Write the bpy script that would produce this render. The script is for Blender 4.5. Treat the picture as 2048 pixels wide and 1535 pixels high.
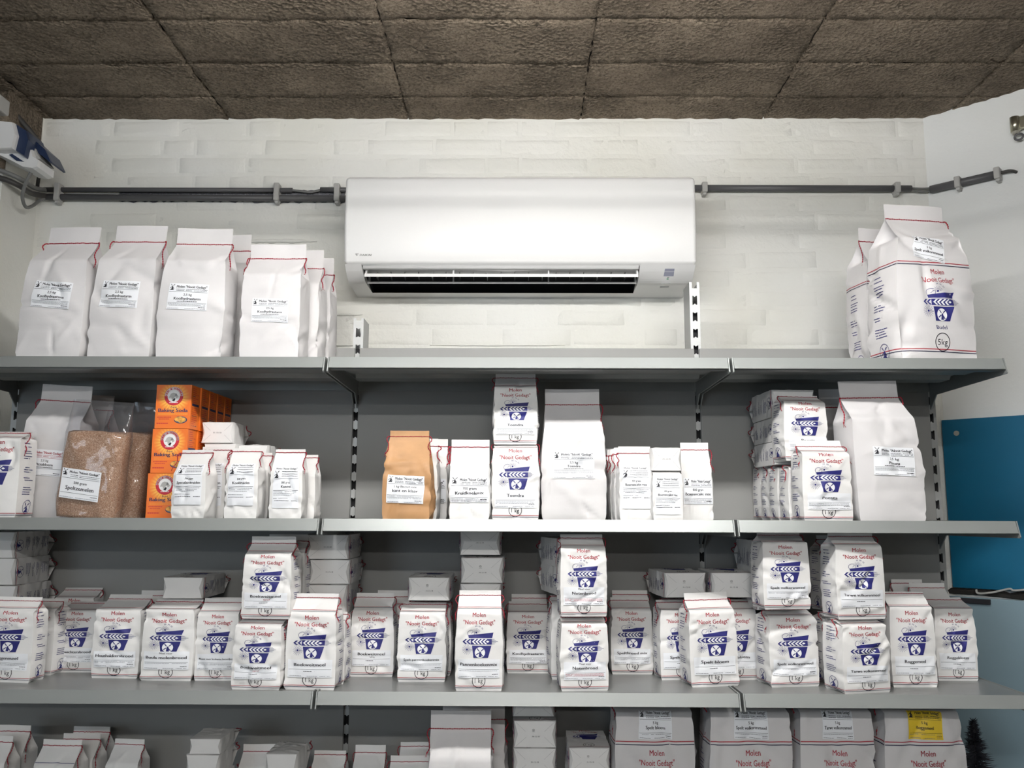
import bpy, bmesh, math, random
import numpy as np
from mathutils import Vector, Matrix, geometry

for _o in list(bpy.data.objects):
    bpy.data.objects.remove(_o)
S = bpy.context.scene
COL = S.collection
PI = math.pi
R = math.radians

# ------------------------------------------------------------------ camera
F_PX = 1721.76
PITCH, YAW, ROLL = 0.144451, -0.0088, 0.003765
CAM = np.array([0.479103, -2.506614, 1.482465])
_cp, _sp, _cy, _sy = math.cos(PITCH), math.sin(PITCH), math.cos(YAW), math.sin(YAW)
_f = np.array([_sy * _cp, _cy * _cp, _sp])
_r = np.array([_cy, -_sy, 0.0])
_u = np.cross(_r, _f)
_cr, _sr = math.cos(ROLL), math.sin(ROLL)
_r, _u = _cr * _r + _sr * _u, -_sr * _r + _cr * _u
cd = bpy.data.cameras.new('camera')
cd.sensor_width = 36.0
cd.lens = F_PX / 2048 * 36.0
cd.clip_start = 0.05
cam = bpy.data.objects.new('camera', cd)
COL.objects.link(cam)
cam.matrix_world = Matrix(((_r[0], _u[0], -_f[0], CAM[0]), (_r[1], _u[1], -_f[1], CAM[1]),
                           (_r[2], _u[2], -_f[2], CAM[2]), (0, 0, 0, 1)))
S.camera = cam


def ray(px, py):
    return _f + _r * (px - 1024) / F_PX + _u * (767.5 - py) / F_PX


def at(px, py, Y):
    d = ray(px, py)
    return CAM + d * ((Y - CAM[1]) / d[1])


def atz(px, py, Z):
    d = ray(px, py)
    return CAM + d * ((Z - CAM[2]) / d[2])


# ------------------------------------------------------------------ light and exposure
S.view_settings.view_transform = 'Standard'
S.view_settings.look = 'None'
S.view_settings.gamma = 1.0
S.view_settings.use_curve_mapping = False
S.view_settings.exposure = 0.0
wd = bpy.data.worlds.new('world')
S.world = wd
wd.use_nodes = True
wd.node_tree.nodes['Background'].inputs[0].default_value = (0.75, 0.85, 1.0, 1)
wd.node_tree.nodes['Background'].inputs[1].default_value = 0.25
TUBE_POWER = 108.0          # emission strength of the fluorescent tubes
LAMPS = [(0.62, -1.30, 1.03), (0.5, -3.75, 1.30), (0.5, -6.2, 1.20)]
LAMP_DROP = 0.30            # the lamps hang on rods below the ceiling


def area_light(name, loc, target, sx, sy, power, col):
    ld = bpy.data.lights.new(name, 'AREA')
    ld.shape = 'RECTANGLE'
    ld.size, ld.size_y = sx, sy
    ld.energy = power
    ld.color = col
    o = bpy.data.objects.new(name, ld)
    COL.objects.link(o)
    o.location = loc
    o.rotation_euler = (Vector(target) - Vector(loc)).to_track_quat('-Z', 'Y').to_euler()
    return o


# daylight through the shop's front window, behind and to the left of the viewer
area_light('window_daylight', (-2.3, -4.6, 1.55), (0.4, 0.0, 1.5), 2.2, 1.5, 38, (0.70, 0.86, 1.0))

# ------------------------------------------------------------------ constants of the place
YW = 0.33                      # painted brick wall
ZC = float(at(1000, 237, YW)[2])   # ceiling
ZS = {1: 1.8525, 2: 1.4556, 3: 1.0545, 4: 0.6535}
SHELF_D = 0.40

# ------------------------------------------------------------------ materials
MATS = {}


def nodes_of(name):
    m = bpy.data.materials.new(name)
    m.use_nodes = True
    nt = m.node_tree
    return m, nt, nt.nodes['Principled BSDF']


def mat(name, col, rough=0.6, metal=0.0, bump=None, var=0.0, vscale=8.0, spec=0.5, emit=None, coat=0.0):
    """plain procedural material: colour with noise variation and noise bump (scale, strength, distance)"""
    if name in MATS:
        return MATS[name]
    m, nt, b = nodes_of(name)
    N, L = nt.nodes, nt.links
    b.inputs['Roughness'].default_value = rough
    b.inputs['Metallic'].default_value = metal
    b.inputs['Specular IOR Level'].default_value = spec
    b.inputs['Coat Weight'].default_value = coat
    c4 = (*col, 1)
    b.inputs['Base Color'].default_value = c4
    tc = N.new('ShaderNodeTexCoord')
    if var > 0:
        nz = N.new('ShaderNodeTexNoise')
        nz.inputs['Scale'].default_value = vscale
        nz.inputs['Detail'].default_value = 5
        rp = N.new('ShaderNodeValToRGB')
        rp.color_ramp.elements[0].position = 0.3
        rp.color_ramp.elements[1].position = 0.7
        rp.color_ramp.elements[0].color = (*[c * (1 - var) for c in col], 1)
        rp.color_ramp.elements[1].color = (*[min(1, c * (1 + var)) for c in col], 1)
        L.new(tc.outputs['Object'], nz.inputs['Vector'])
        L.new(nz.outputs['Fac'], rp.inputs['Fac'])
        L.new(rp.outputs['Color'], b.inputs['Base Color'])
    if bump:
        nb = N.new('ShaderNodeTexNoise')
        nb.inputs['Scale'].default_value = bump[0]
        nb.inputs['Detail'].default_value = 4
        bp = N.new('ShaderNodeBump')
        bp.inputs['Strength'].default_value = bump[1]
        bp.inputs['Distance'].default_value = bump[2]
        L.new(tc.outputs['Object'], nb.inputs['Vector'])
        L.new(nb.outputs['Fac'], bp.inputs['Height'])
        L.new(bp.outputs['Normal'], b.inputs['Normal'])
    if emit:
        b.inputs['Emission Color'].default_value = (*emit[0], 1)
        b.inputs['Emission Strength'].default_value = emit[1]
    MATS[name] = m
    return m


M_NAVY = mat('navy ink', (0.012, 0.013, 0.135), 0.6)
M_STRIPE = mat('dark navy ink', (0.010, 0.010, 0.045), 0.6)
M_RED = mat('red ink', (0.37, 0.012, 0.030), 0.6)
M_BLACK = mat('black ink', (0.012, 0.012, 0.018), 0.6)
M_GREY = mat('grey ink', (0.16, 0.16, 0.18), 0.6)
M_LABEL = mat('white sticker paper', (0.80, 0.815, 0.85), 0.45)
M_YELLOW = mat('yellow sticker paper', (0.78, 0.55, 0.03), 0.5)
M_PAPERW = mat('bleached printed bag paper', (0.755, 0.745, 0.735), 0.55, bump=(220, 0.12, 0.001), var=0.03, vscale=14)
M_PAPER = mat('white bag paper', (0.635, 0.62, 0.625), 0.62, bump=(220, 0.12, 0.001), var=0.03, vscale=14)
M_KRAFT = mat('brown kraft paper', (0.43, 0.235, 0.105), 0.55, bump=(160, 0.15, 0.001), var=0.10, vscale=20)
M_THREAD = mat('red thread', (0.27, 0.008, 0.022), 0.75, bump=(900, 0.4, 0.001))
M_STEEL = mat('silver grey shelf paint', (0.27, 0.285, 0.28), 0.38, metal=0.28, bump=(500, 0.03, 0.001), var=0.04, vscale=3)
M_DECK = mat('shelf deck paint', (0.25, 0.26, 0.255), 0.34, metal=0.3, bump=(400, 0.04, 0.001), var=0.10, vscale=5)
M_PANEL = mat('grey back panel paint', (0.25, 0.25, 0.245), 0.55, bump=(700, 0.03, 0.001), var=0.03, vscale=2)
M_UPRIGHT = mat('upright paint', (0.40, 0.41, 0.41), 0.4, metal=0.35, var=0.04, vscale=4)
M_SLOTSHADE = mat('painted slot shade', (0.02, 0.02, 0.022), 0.8)  # shade of the hollow post, put into the colour
M_ACW = mat('white plastic', (0.93, 0.925, 0.92), 0.35, spec=0.4)
M_ACD = mat('dark air outlet', (0.012, 0.012, 0.014), 0.6)
M_ACG = mat('grey plastic', (0.42, 0.42, 0.42), 0.4)
M_LCD = mat('lavender sensor window', (0.36, 0.37, 0.47), 0.2)
M_LED = mat('green lamp', (0.02, 0.12, 0.06), 0.4, emit=((0.05, 0.6, 0.25), 0.25))
M_PVC = mat('dark grey conduit', (0.10, 0.10, 0.105), 0.45, var=0.05, vscale=9)
M_CLIP = mat('light grey clip', (0.46, 0.455, 0.44), 0.5)
M_CABLE = mat('grey cable', (0.19, 0.19, 0.185), 0.5)
M_CABLED = mat('dark cable', (0.05, 0.047, 0.045), 0.5)
M_NAVYP = mat('navy plastic', (0.02, 0.035, 0.085), 0.35)
M_ZINC = mat('zinc plated steel', (0.42, 0.40, 0.31), 0.3, metal=0.9, var=0.1, vscale=40)
M_SCREW = mat('screw head', (0.55, 0.53, 0.47), 0.4, metal=0.5)
M_ORANGE = mat('orange carton', (0.80, 0.17, 0.012), 0.42, var=0.02)
M_WHITEINK = mat('white ink', (0.85, 0.85, 0.85), 0.5)
M_CARTRED = mat('carton red', (0.52, 0.012, 0.03), 0.45)
M_CARTNAVY = mat('carton navy', (0.02, 0.022, 0.09), 0.45)
M_CARTYEL = mat('carton yellow', (0.90, 0.48, 0.05), 0.45)
M_COOKIE = mat('cookie print', (0.75, 0.36, 0.06), 0.45, var=0.4, vscale=160)
M_BRISTLE = mat('black bristle', (0.012, 0.014, 0.022), 0.7)
M_LAMPBODY = mat('white lamp housing', (0.8, 0.8, 0.8), 0.4)


def wall_paint(name, col, rough, bump1, bump2, tint=None):
    m, nt, b = nodes_of(name)
    N, L = nt.nodes, nt.links
    b.inputs['Roughness'].default_value = rough
    b.inputs['Specular IOR Level'].default_value = 0.35
    g = N.new('ShaderNodeNewGeometry')
    n1 = N.new('ShaderNodeTexNoise'); n1.inputs['Scale'].default_value = bump1[0]; n1.inputs['Detail'].default_value = 6
    n2 = N.new('ShaderNodeTexNoise'); n2.inputs['Scale'].default_value = bump2[0]; n2.inputs['Detail'].default_value = 3
    L.new(g.outputs['Position'], n1.inputs['Vector']); L.new(g.outputs['Position'], n2.inputs['Vector'])
    b1 = N.new('ShaderNodeBump'); b1.inputs['Strength'].default_value = bump1[1]; b1.inputs['Distance'].default_value = bump1[2]
    b2 = N.new('ShaderNodeBump'); b2.inputs['Strength'].default_value = bump2[1]; b2.inputs['Distance'].default_value = bump2[2]
    L.new(n1.outputs['Fac'], b1.inputs['Height']); L.new(n2.outputs['Fac'], b2.inputs['Height'])
    L.new(b1.outputs['Normal'], b2.inputs['Normal']); L.new(b2.outputs['Normal'], b.inputs['Normal'])
    n3 = N.new('ShaderNodeTexNoise'); n3.inputs['Scale'].default_value = 2.2; n3.inputs['Detail'].default_value = 3
    L.new(g.outputs['Position'], n3.inputs['Vector'])
    rp = N.new('ShaderNodeValToRGB')
    t = tint or [c * 0.92 for c in col]
    rp.color_ramp.elements[0].position = 0.35; rp.color_ramp.elements[1].position = 0.62
    rp.color_ramp.elements[0].color = (*t, 1); rp.color_ramp.elements[1].color = (*col, 1)
    L.new(n3.outputs['Fac'], rp.inputs['Fac']); L.new(rp.outputs['Color'], b.inputs['Base Color'])
    return m


M_WALL = wall_paint('cream white brick paint', (0.84, 0.838, 0.805), 0.5, (26, 0.45, 0.008), (120, 0.32, 0.003), (0.80, 0.793, 0.735))
M_WALLR = wall_paint('white plaster paint', (0.80, 0.815, 0.81), 0.5, (22, 0.25, 0.006), (130, 0.16, 0.003), (0.77, 0.78, 0.765))
M_ROUGHW = wall_paint('rough white plaster', (0.85, 0.87, 0.88), 0.6, (60, 0.9, 0.02), (200, 0.5, 0.006))
M_CHASE = wall_paint('dark chased mortar', (0.24, 0.24, 0.26), 0.8, (60, 0.9, 0.02), (200, 0.5, 0.006), (0.12, 0.12, 0.135))
M_SHOP = wall_paint('shop wall paint', (0.42, 0.41, 0.38), 0.6, (20, 0.2, 0.004), (120, 0.15, 0.002))
M_FLOOR = wall_paint('grey shop floor', (0.11, 0.107, 0.10), 0.5, (10, 0.1, 0.002), (90, 0.1, 0.001))


def concrete(name, hi, lo, stain):
    m, nt, b = nodes_of(name)
    N, L = nt.nodes, nt.links
    b.inputs['Roughness'].default_value = 0.85
    b.inputs['Specular IOR Level'].default_value = 0.25
    g = N.new('ShaderNodeNewGeometry')

    def noise(sc, det, ro=0.6):
        n = N.new('ShaderNodeTexNoise'); n.inputs['Scale'].default_value = sc
        n.inputs['Detail'].default_value = det; n.inputs['Roughness'].default_value = ro
        L.new(g.outputs['Position'], n.inputs['Vector'])
        return n
    big = noise(3.5, 4)
    mid = noise(28, 5, 0.65)
    fin = noise(120, 4, 0.7)
    vo = N.new('ShaderNodeTexVoronoi'); vo.inputs['Scale'].default_value = 75
    L.new(g.outputs['Position'], vo.inputs['Vector'])
    r1 = N.new('ShaderNodeValToRGB')
    r1.color_ramp.elements[0].position = 0.32; r1.color_ramp.elements[1].position = 0.68
    r1.color_ramp.elements[0].color = (*lo, 1); r1.color_ramp.elements[1].color = (*hi, 1)
    L.new(big.outputs['Fac'], r1.inputs['Fac'])
    r2 = N.new('ShaderNodeValToRGB')
    r2.color_ramp.elements[0].position = 0.34; r2.color_ramp.elements[1].position = 0.56
    r2.color_ramp.elements[0].color = (0.42, 0.40, 0.38, 1); r2.color_ramp.elements[1].color = (1, 1, 1, 1)
    L.new(fin.outputs['Fac'], r2.inputs['Fac'])
    mx = N.new('ShaderNodeMix'); mx.data_type = 'RGBA'; mx.blend_type = 'MULTIPLY'
    mx.inputs[0].default_value = stain
    L.new(r1.outputs['Color'], mx.inputs[6]); L.new(r2.outputs['Color'], mx.inputs[7])
    L.new(mx.outputs[2], b.inputs['Base Color'])
    # pits are strongest in patches
    pr = N.new('ShaderNodeMapRange'); pr.inputs[1].default_value = 0.38; pr.inputs[2].default_value = 0.62
    pr.inputs[3].default_value = 0.35; pr.inputs[4].default_value = 1.0
    pn = noise(5.5, 3)
    L.new(pn.outputs['Fac'], pr.inputs[0])
    bm1 = N.new('ShaderNodeBump'); bm1.inputs['Distance'].default_value = 0.07
    L.new(pr.outputs[0], bm1.inputs['Strength']); L.new(mid.outputs['Fac'], bm1.inputs['Height'])
    bm2 = N.new('ShaderNodeBump'); bm2.inputs['Distance'].default_value = 0.018; bm2.inputs['Strength'].default_value = 0.8
    L.new(fin.outputs['Fac'], bm2.inputs['Height']); L.new(bm1.outputs['Normal'], bm2.inputs['Normal'])
    bm3 = N.new('ShaderNodeBump'); bm3.inputs['Distance'].default_value = 0.020
    L.new(pr.outputs[0], bm3.inputs['Strength']); L.new(vo.outputs['Distance'], bm3.inputs['Height'])
    L.new(bm2.outputs['Normal'], bm3.inputs['Normal'])
    L.new(bm3.outputs['Normal'], b.inputs['Normal'])
    return m


M_CONC = concrete('brown grey board marked concrete', (0.43, 0.35, 0.265), (0.245, 0.195, 0.145), 0.85)
M_CONCD = mat('dark joint mortar', (0.05, 0.042, 0.036), 0.9, bump=(60, 0.8, 0.01))


def blue_board(name, col, tint):
    return mat(name, col, 0.32, var=0.06, vscale=3, bump=(300, 0.04, 0.001))


M_BLUE = blue_board('blue lacquered board', (0.006, 0.125, 0.235), None)
M_BLUEG = blue_board('pale grey blue board', (0.27, 0.38, 0.44), None)
M_SOIL = mat('worn board edge', (0.20, 0.22, 0.23), 0.8, bump=(80, 0.8, 0.01), var=0.5, vscale=30)

# clear film and bran
_m, _nt, _b = nodes_of('clear plastic film')
_N, _L = _nt.nodes, _nt.links
_tr = _N.new('ShaderNodeBsdfTransparent'); _tr.inputs[0].default_value = (0.96, 0.96, 0.97, 1)
_gl = _N.new('ShaderNodeBsdfGlossy'); _gl.inputs['Roughness'].default_value = 0.09
_df = _N.new('ShaderNodeBsdfDiffuse'); _df.inputs[0].default_value = (0.6, 0.62, 0.68, 1)
_m1 = _N.new('ShaderNodeMixShader'); _m2 = _N.new('ShaderNodeMixShader')
_lw = _N.new('ShaderNodeLayerWeight'); _lw.inputs[0].default_value = 0.25
_fr = _N.new('ShaderNodeMath'); _fr.operation = 'MULTIPLY_ADD'
_L.new(_lw.outputs['Facing'], _fr.inputs[0]); _fr.inputs[1].default_value = 0.45; _fr.inputs[2].default_value = 0.045
_m2.inputs[0].default_value = 0.035
_L.new(_tr.outputs[0], _m2.inputs[1]); _L.new(_df.outputs[0], _m2.inputs[2])
_L.new(_fr.outputs[0], _m1.inputs[0]); _L.new(_m2.outputs[0], _m1.inputs[1]); _L.new(_gl.outputs[0], _m1.inputs[2])
_L.new(_m1.outputs[0], _nt.nodes['Material Output'].inputs[0])
M_FILM = _m
_m, _nt, _b = nodes_of('spelt bran')
_N, _L = _nt.nodes, _nt.links
_tc = _N.new('ShaderNodeTexCoord')
_v = _N.new('ShaderNodeTexVoronoi'); _v.inputs['Scale'].default_value = 620; _L.new(_tc.outputs['Object'], _v.inputs['Vector'])
_rp = _N.new('ShaderNodeValToRGB')
for i, (p, c) in enumerate([(0.0, (0.30, 0.155, 0.085)), (0.35, (0.46, 0.265, 0.16)), (0.8, (0.54, 0.335, 0.215)), (1.0, (0.74, 0.56, 0.42))]):
    e = _rp.color_ramp.elements[i] if i < 2 else _rp.color_ramp.elements.new(p)
    e.position = p; e.color = (*c, 1)
_sx = _N.new('ShaderNodeSeparateColor'); _L.new(_v.outputs['Color'], _sx.inputs[0]); _L.new(_sx.outputs[0], _rp.inputs['Fac'])
_L.new(_rp.outputs['Color'], _b.inputs['Base Color'])
_bp = _N.new('ShaderNodeBump'); _bp.inputs['Strength'].default_value = 0.7; _bp.inputs['Distance'].default_value = 0.003
_L.new(_v.outputs['Distance'], _bp.inputs['Height']); _L.new(_bp.outputs['Normal'], _b.inputs['Normal'])
_b.inputs['Roughness'].default_value = 0.85
M_BRAN = _m

# sunburst of the baking soda carton (flat print)
_m, _nt, _b = nodes_of('carton sunburst print')
_N, _L = _nt.nodes, _nt.links
_tc = _N.new('ShaderNodeTexCoord')
_sp_ = _N.new('ShaderNodeSeparateXYZ'); _L.new(_tc.outputs['Object'], _sp_.inputs[0])


def _math(op, a, b=None, v=None):
    n = _N.new('ShaderNodeMath'); n.operation = op
    for i, q in enumerate((a, b)):
        if q is None:
            continue
        if isinstance(q, (int, float)):
            n.inputs[i].default_value = q
        else:
            _L.new(q, n.inputs[i])
    return n.outputs[0]


_zz = _math('SUBTRACT', _sp_.outputs[2], 0.080)
_an = _math('ARCTAN2', _zz, _sp_.outputs[0])
_ra = _math('SINE', _math('MULTIPLY', _an, 26))
_ra = _math('ADD', _math('MULTIPLY', _ra, 0.28), 0.72)
_di = _math('SQRT', _math('ADD', _math('MULTIPLY', _zz, _zz), _math('MULTIPLY', _sp_.outputs[0], _sp_.outputs[0])))
_fa = _math('SUBTRACT', 1.0, _math('DIVIDE', _di, 0.042))
_fa = _math('MULTIPLY', _math('MAXIMUM', _fa, 0.0), _math('MULTIPLY', _ra, 1.9))
_fa = _math('MINIMUM', _fa, 1.0)
_mx = _N.new('ShaderNodeMix'); _mx.data_type = 'RGBA'
_mx.inputs[6].default_value = (0.80, 0.17, 0.012, 1); _mx.inputs[7].default_value = (0.95, 0.62, 0.10, 1)
_L.new(_fa, _mx.inputs[0]); _L.new(_mx.outputs[2], _b.inputs['Base Color'])
_b.inputs['Roughness'].default_value = 0.42
M_SUN = _m


# ------------------------------------------------------------------ object helpers
def tag(o, label=None, cat=None, group=None, kind=None):
    if label: o['label'] = label
    if cat: o['category'] = cat
    if group: o['group'] = group
    if kind: o['kind'] = kind
    return o


def link(name, data, parent=None):
    o = bpy.data.objects.new(name, data)
    COL.objects.link(o)
    if parent is not None:
        o.parent = parent
    return o


def empty(name, loc=(0, 0, 0), rot=(0, 0, 0)):
    o = link(name, None)
    o.location = loc
    o.rotation_euler = rot
    o.empty_display_size = 0.05
    return o


def mesh(name, V, Fc, mats, parent=None, smooth=False, mi=None):
    me = bpy.data.meshes.new(name)
    me.from_pydata([tuple(map(float, v)) for v in V], [], Fc)
    for m in (mats if isinstance(mats, (list, tuple)) else [mats]):
        me.materials.append(m)
    if mi is not None:
        me.polygons.foreach_set('material_index', np.array(mi, dtype=np.int32))
    if smooth:
        me.polygons.foreach_set('use_smooth', np.ones(len(me.polygons), dtype=bool))
    me.update()
    return link(name, me, parent)


class MB:
    """collects simple shapes of ONE part"""

    def __init__(s):
        s.V, s.F = [], []

    def add(s, V, Fc):
        n = len(s.V)
        s.V += [tuple(v) for v in V]
        s.F += [tuple(i + n for i in f) for f in Fc]
        return s

    def box(s, x0, x1, y0, y1, z0, z1, c=0.0):
        """box with chamfer c"""
        c = min(c, (x1 - x0) * .45, (y1 - y0) * .45, (z1 - z0) * .45)
        if c <= 0:
            V = [(x, y, z) for x in (x0, x1) for y in (y0, y1) for z in (z0, z1)]
            Fc = [(0, 1, 3, 2), (4, 6, 7, 5), (0, 4, 5, 1), (2, 3, 7, 6), (0, 2, 6, 4), (1, 5, 7, 3)]
            return s.add(V, Fc)
        bm = bmesh.new()
        bmesh.ops.create_cube(bm, size=1)
        for v in bm.verts:
            v.co = Vector(((x0 + x1) / 2 + v.co.x * (x1 - x0), (y0 + y1) / 2 + v.co.y * (y1 - y0), (z0 + z1) / 2 + v.co.z * (z1 - z0)))
        bmesh.ops.bevel(bm, geom=bm.edges[:], offset=c, segments=2, profile=0.5, affect='EDGES')
        bm.verts.index_update()
        s.add([v.co[:] for v in bm.verts], [tuple(v.index for v in f.verts) for f in bm.faces])
        bm.free()
        return s

    def prism(s, poly, x0, x1):
        """polygon in (y,z), extruded in x"""
        n = len(poly)
        V = [(x0, y, z) for y, z in poly] + [(x1, y, z) for y, z in poly]
        Fc = [(i, (i + 1) % n, (i + 1) % n + n, i + n) for i in range(n)]
        tri = geometry.tessellate_polygon([[Vector((y, z, 0)) for y, z in poly]])
        Fc += [tuple(t) for t in tri] + [tuple(i + n for i in reversed(t)) for t in tri]
        return s.add(V, Fc)

    def tube(s, P, r, n=8, cap=True, rf=None):
        P = [Vector(p) for p in P]
        V, Fc = [], []
        up = None
        for i, p in enumerate(P):
            d = (P[min(i + 1, len(P) - 1)] - P[max(i - 1, 0)])
            if d.length < 1e-9: d = Vector((0, 0, 1))
            d.normalize()
            if up is None:
                up = d.orthogonal().normalized()
            else:
                up = (up - d * up.dot(d))
                up = up.normalized() if up.length > 1e-6 else d.orthogonal().normalized()
            sd = d.cross(up)
            rr = r * (rf[i] if rf else 1)
            for k in range(n):
                a = 2 * PI * k / n
                V.append(p + up * (rr * math.cos(a)) + sd * (rr * math.sin(a)))
        for i in range(len(P) - 1):
            for k in range(n):
                k2 = (k + 1) % n
                Fc.append((i * n + k, i * n + k2, (i + 1) * n + k2, (i + 1) * n + k))
        if cap:
            Fc.append(tuple(reversed(range(n))))
            Fc.append(tuple((len(P) - 1) * n + k for k in range(n)))
        return s.add(V, Fc)

    def obj(s, name, m, parent=None, smooth=False):
        o = mesh(name, s.V, s.F, m, parent, smooth)
        bm = bmesh.new(); bm.from_mesh(o.data)
        bmesh.ops.recalc_face_normals(bm, faces=bm.faces[:])
        bm.to_mesh(o.data); bm.free()
        return o


def spline(P, k=8):
    """Catmull-Rom through the points"""
    P = [Vector(p) for p in P]
    Q = [P[0] * 2 - P[1]] + P + [P[-1] * 2 - P[-2]]
    out = []
    for i in range(1, len(Q) - 2):
        for j in range(k):
            t = j / k
            a, b, c, d = Q[i - 1], Q[i], Q[i + 1], Q[i + 2]
            out.append(0.5 * ((2 * b) + (c - a) * t + (2 * a - 5 * b + 4 * c - d) * t * t + (3 * b - a - 3 * c + d) * t ** 3))
    out.append(P[-1])
    return out


# ------------------------------------------------------------------ the room shell
RX0, RX1, RY0 = -2.6, 3.2, -9.4
CORNER_L = float(at(88, 240, YW)[0])
pc = at(1846, 240, YW); CORNER_R = float(pc[0])
pr_ = atz(2048, 178, ZC)
dirR = np.array([pr_[0] - CORNER_R, pr_[1] - YW]); dirR /= np.linalg.norm(dirR)


def quad_wall(name, pts, m, kind='structure', parent=None):
    o = mesh(name, pts, [tuple(range(len(pts)))], m, parent)
    if parent is None:
        o['kind'] = kind
    return o


def slab(name, x0, x1, y0, y1, z0, z1, m):
    o = MB().box(x0, x1, y0, y1, z0, z1).obj(name, m)
    o['kind'] = 'structure'
    return o


slab('floor', RX0 - .1, RX1 + .1, RY0 - .1, YW + .3, -0.1, 0.0, M_FLOOR)
RET_Y = float(atz(0, 185, ZC)[1]) - 0.01       # end of the short return on the left
slab('wall_left', RX0 - .1, RX0, RY0, RET_Y + .1, 0, ZC + .05, M_SHOP)
slab('wall_right', RX1, RX1 + .1, RY0, -0.9, 0, ZC + .05, M_SHOP)
slab('wall_front', RX0 - .1, RX1 + .1, RY0 - .1, RY0, 0, ZC + .05, M_SHOP)
# back wall with its mortar bed; painted bricks are its children
wb = slab('wall_back', CORNER_L - .1, CORNER_R + .15, YW + 0.0015, YW + .2, 0, ZC + .05, M_WALL)
# left: a short return and the wall beside it, standing forward
wl = slab('wall_left_return', RX0, CORNER_L, RET_Y, YW + .2, 0, ZC + .05, M_WALL)
# right: the wall that runs off at an angle
LR = 1.9
e1 = np.array([CORNER_R, YW]); e2 = e1 + dirR * LR; nrm = np.array([dirR[1], -dirR[0]]);
if nrm[1] > 0: nrm = -nrm
back1, back2 = e1 - nrm * .15, e2 - nrm * .15
V = [(*e1, 0), (*e2, 0), (*back2, 0), (*back1, 0)]
V += [(a, b, ZC + .05) for a, b, _ in V]
wr = mesh('wall_right_angled', V, [(0, 1, 2, 3), (4, 5, 6, 7), (0, 1, 5, 4), (1, 2, 6, 5), (2, 3, 7, 6), (3, 0, 4, 7)], M_WALLR)
wr['kind'] = 'structure'

rng = random.Random(4)
# ---- bricks of the back wall
BRH = 0.067
MORT = 0.010


def brick_mesh(w, h, d, seed):
    """rounded brick face, slightly uneven, back open"""
    rg = random.Random(seed)
    nx, nz = (6 if w > .15 else 4), 3
    xs = [0, .004] + [w * i / nx for i in range(1, nx)] + [w - .004, w]
    zs = [0, .004] + [h * i / nz for i in range(1, nz)] + [h - .004, h]
    V, Fc = [], []
    for j, z in enumerate(zs):
        for i, x in enumerate(xs):
            edge = i in (0, len(xs) - 1) or j in (0, len(zs) - 1)
            y = 0.0 if edge else -d - rg.uniform(-.0007, .0007)
            jx = rg.uniform(-.0015, .0015); jz = rg.uniform(-.0015, .0015)
            V.append((x - w / 2 + jx, y, z - h / 2 + jz))
    n = len(xs)
    for j in range(len(zs) - 1):
        for i in range(n - 1):
            Fc.append((j * n + i, j * n + i + 1, (j + 1) * n + i + 1, (j + 1) * n + i))
    me = bpy.data.meshes.new('brick')
    me.from_pydata(V, [], Fc)
    me.materials.append(M_WALL)
    me.polygons.foreach_set('use_smooth', np.ones(len(me.polygons), dtype=bool))
    return me


BRM = {('s', k): brick_mesh(0.229, BRH - MORT, 0.0026, k) for k in range(5)}
BRM.update({('h', k): brick_mesh(0.109, BRH - MORT, 0.0026, 20 + k) for k in range(5)})
row = 0
z = ZC - 0.004
while z - BRH > 1.90:
    zc_ = z - BRH / 2
    x = CORNER_L + 0.004 - (row % 2) * 0.06
    while x < CORNER_R - .02:
        k = 's' if rng.random() < (0.75 if row % 3 else 0.45) else 'h'
        w = 0.238 if k == 's' else 0.118
        if x + w > CORNER_R - 0.002:
            k, w = 'h', .118
            if x + w > CORNER_R + .05: break
        if x > CORNER_L - 0.001 or row % 2 == 0:
            b = link('brick', BRM[(k, rng.randrange(5))], wb)
            b.location = (x + w / 2, YW + 0.0035 + rng.uniform(-.0017, .0011), zc_ + rng.uniform(-.0015, .0015))
            b.rotation_euler = (rng.uniform(-.02, .02), rng.uniform(-.006, .006), rng.uniform(-.008, .008))
        x += w
    z -= BRH
    row += 1

# chased groove behind the left conduits, with a rough broken edge
pA, pB = at(240, 380, YW), at(690, 404.5, YW)
V, Fc = [], []
n = 60
for i in range(n + 1):
    x = pA[0] + (pB[0] - pA[0]) * i / n
    V += [(x, YW - .0032, pA[2] + rng.uniform(-.004, .003)), (x, YW - .0032, pB[2] + rng.uniform(-.006, .006))]
    if i < n: Fc.append((2 * i, 2 * i + 1, 2 * i + 3, 2 * i + 2))
mesh('chased_groove', V, Fc, M_CHASE, wb)
# lumpy plaster ledges left on the bricks
def lump(px0, px1, py, h, d, seed):
    rg = random.Random(seed)
    a, b = at(px0, py, YW), at(px1, py, YW)
    n = 26
    P = []
    for i in range(n + 1):
        t = i / n
        P.append((a[0] + (b[0] - a[0]) * t, YW - .001, a[2] + (b[2] - a[2]) * t + rg.uniform(-.2, .2) * h))
    rf = [0.25 + 0.75 * min(1, 4 * min(i, n - i) / n) * rg.uniform(.55, 1.25) for i in range(n + 1)]
    m = MB(); m.tube(P, d, 8, True, rf)
    m.V = [(x, YW + (y - YW) * 0.7, a[2] + (z - a[2]) * h / d) for x, y, z in m.V]
    m.obj('plaster_ledge', M_WALL, wb, True)


lump(448, 634, 482, .007, .010, 1)
lump(655, 725, 629, .004, .007, 2)
lump(640, 712, 690, .004, .008, 3)
lump(860, 1130, 690, .003, .006, 5)

# ---- ceiling: a dark bed with board marked concrete panels below it
slab('ceiling', RX0 - .1, RX1 + .1, RY0 - .1, YW + .3, ZC + .010, ZC + .16, M_CONCD)
ceil = bpy.data.objects['ceiling']


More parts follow.
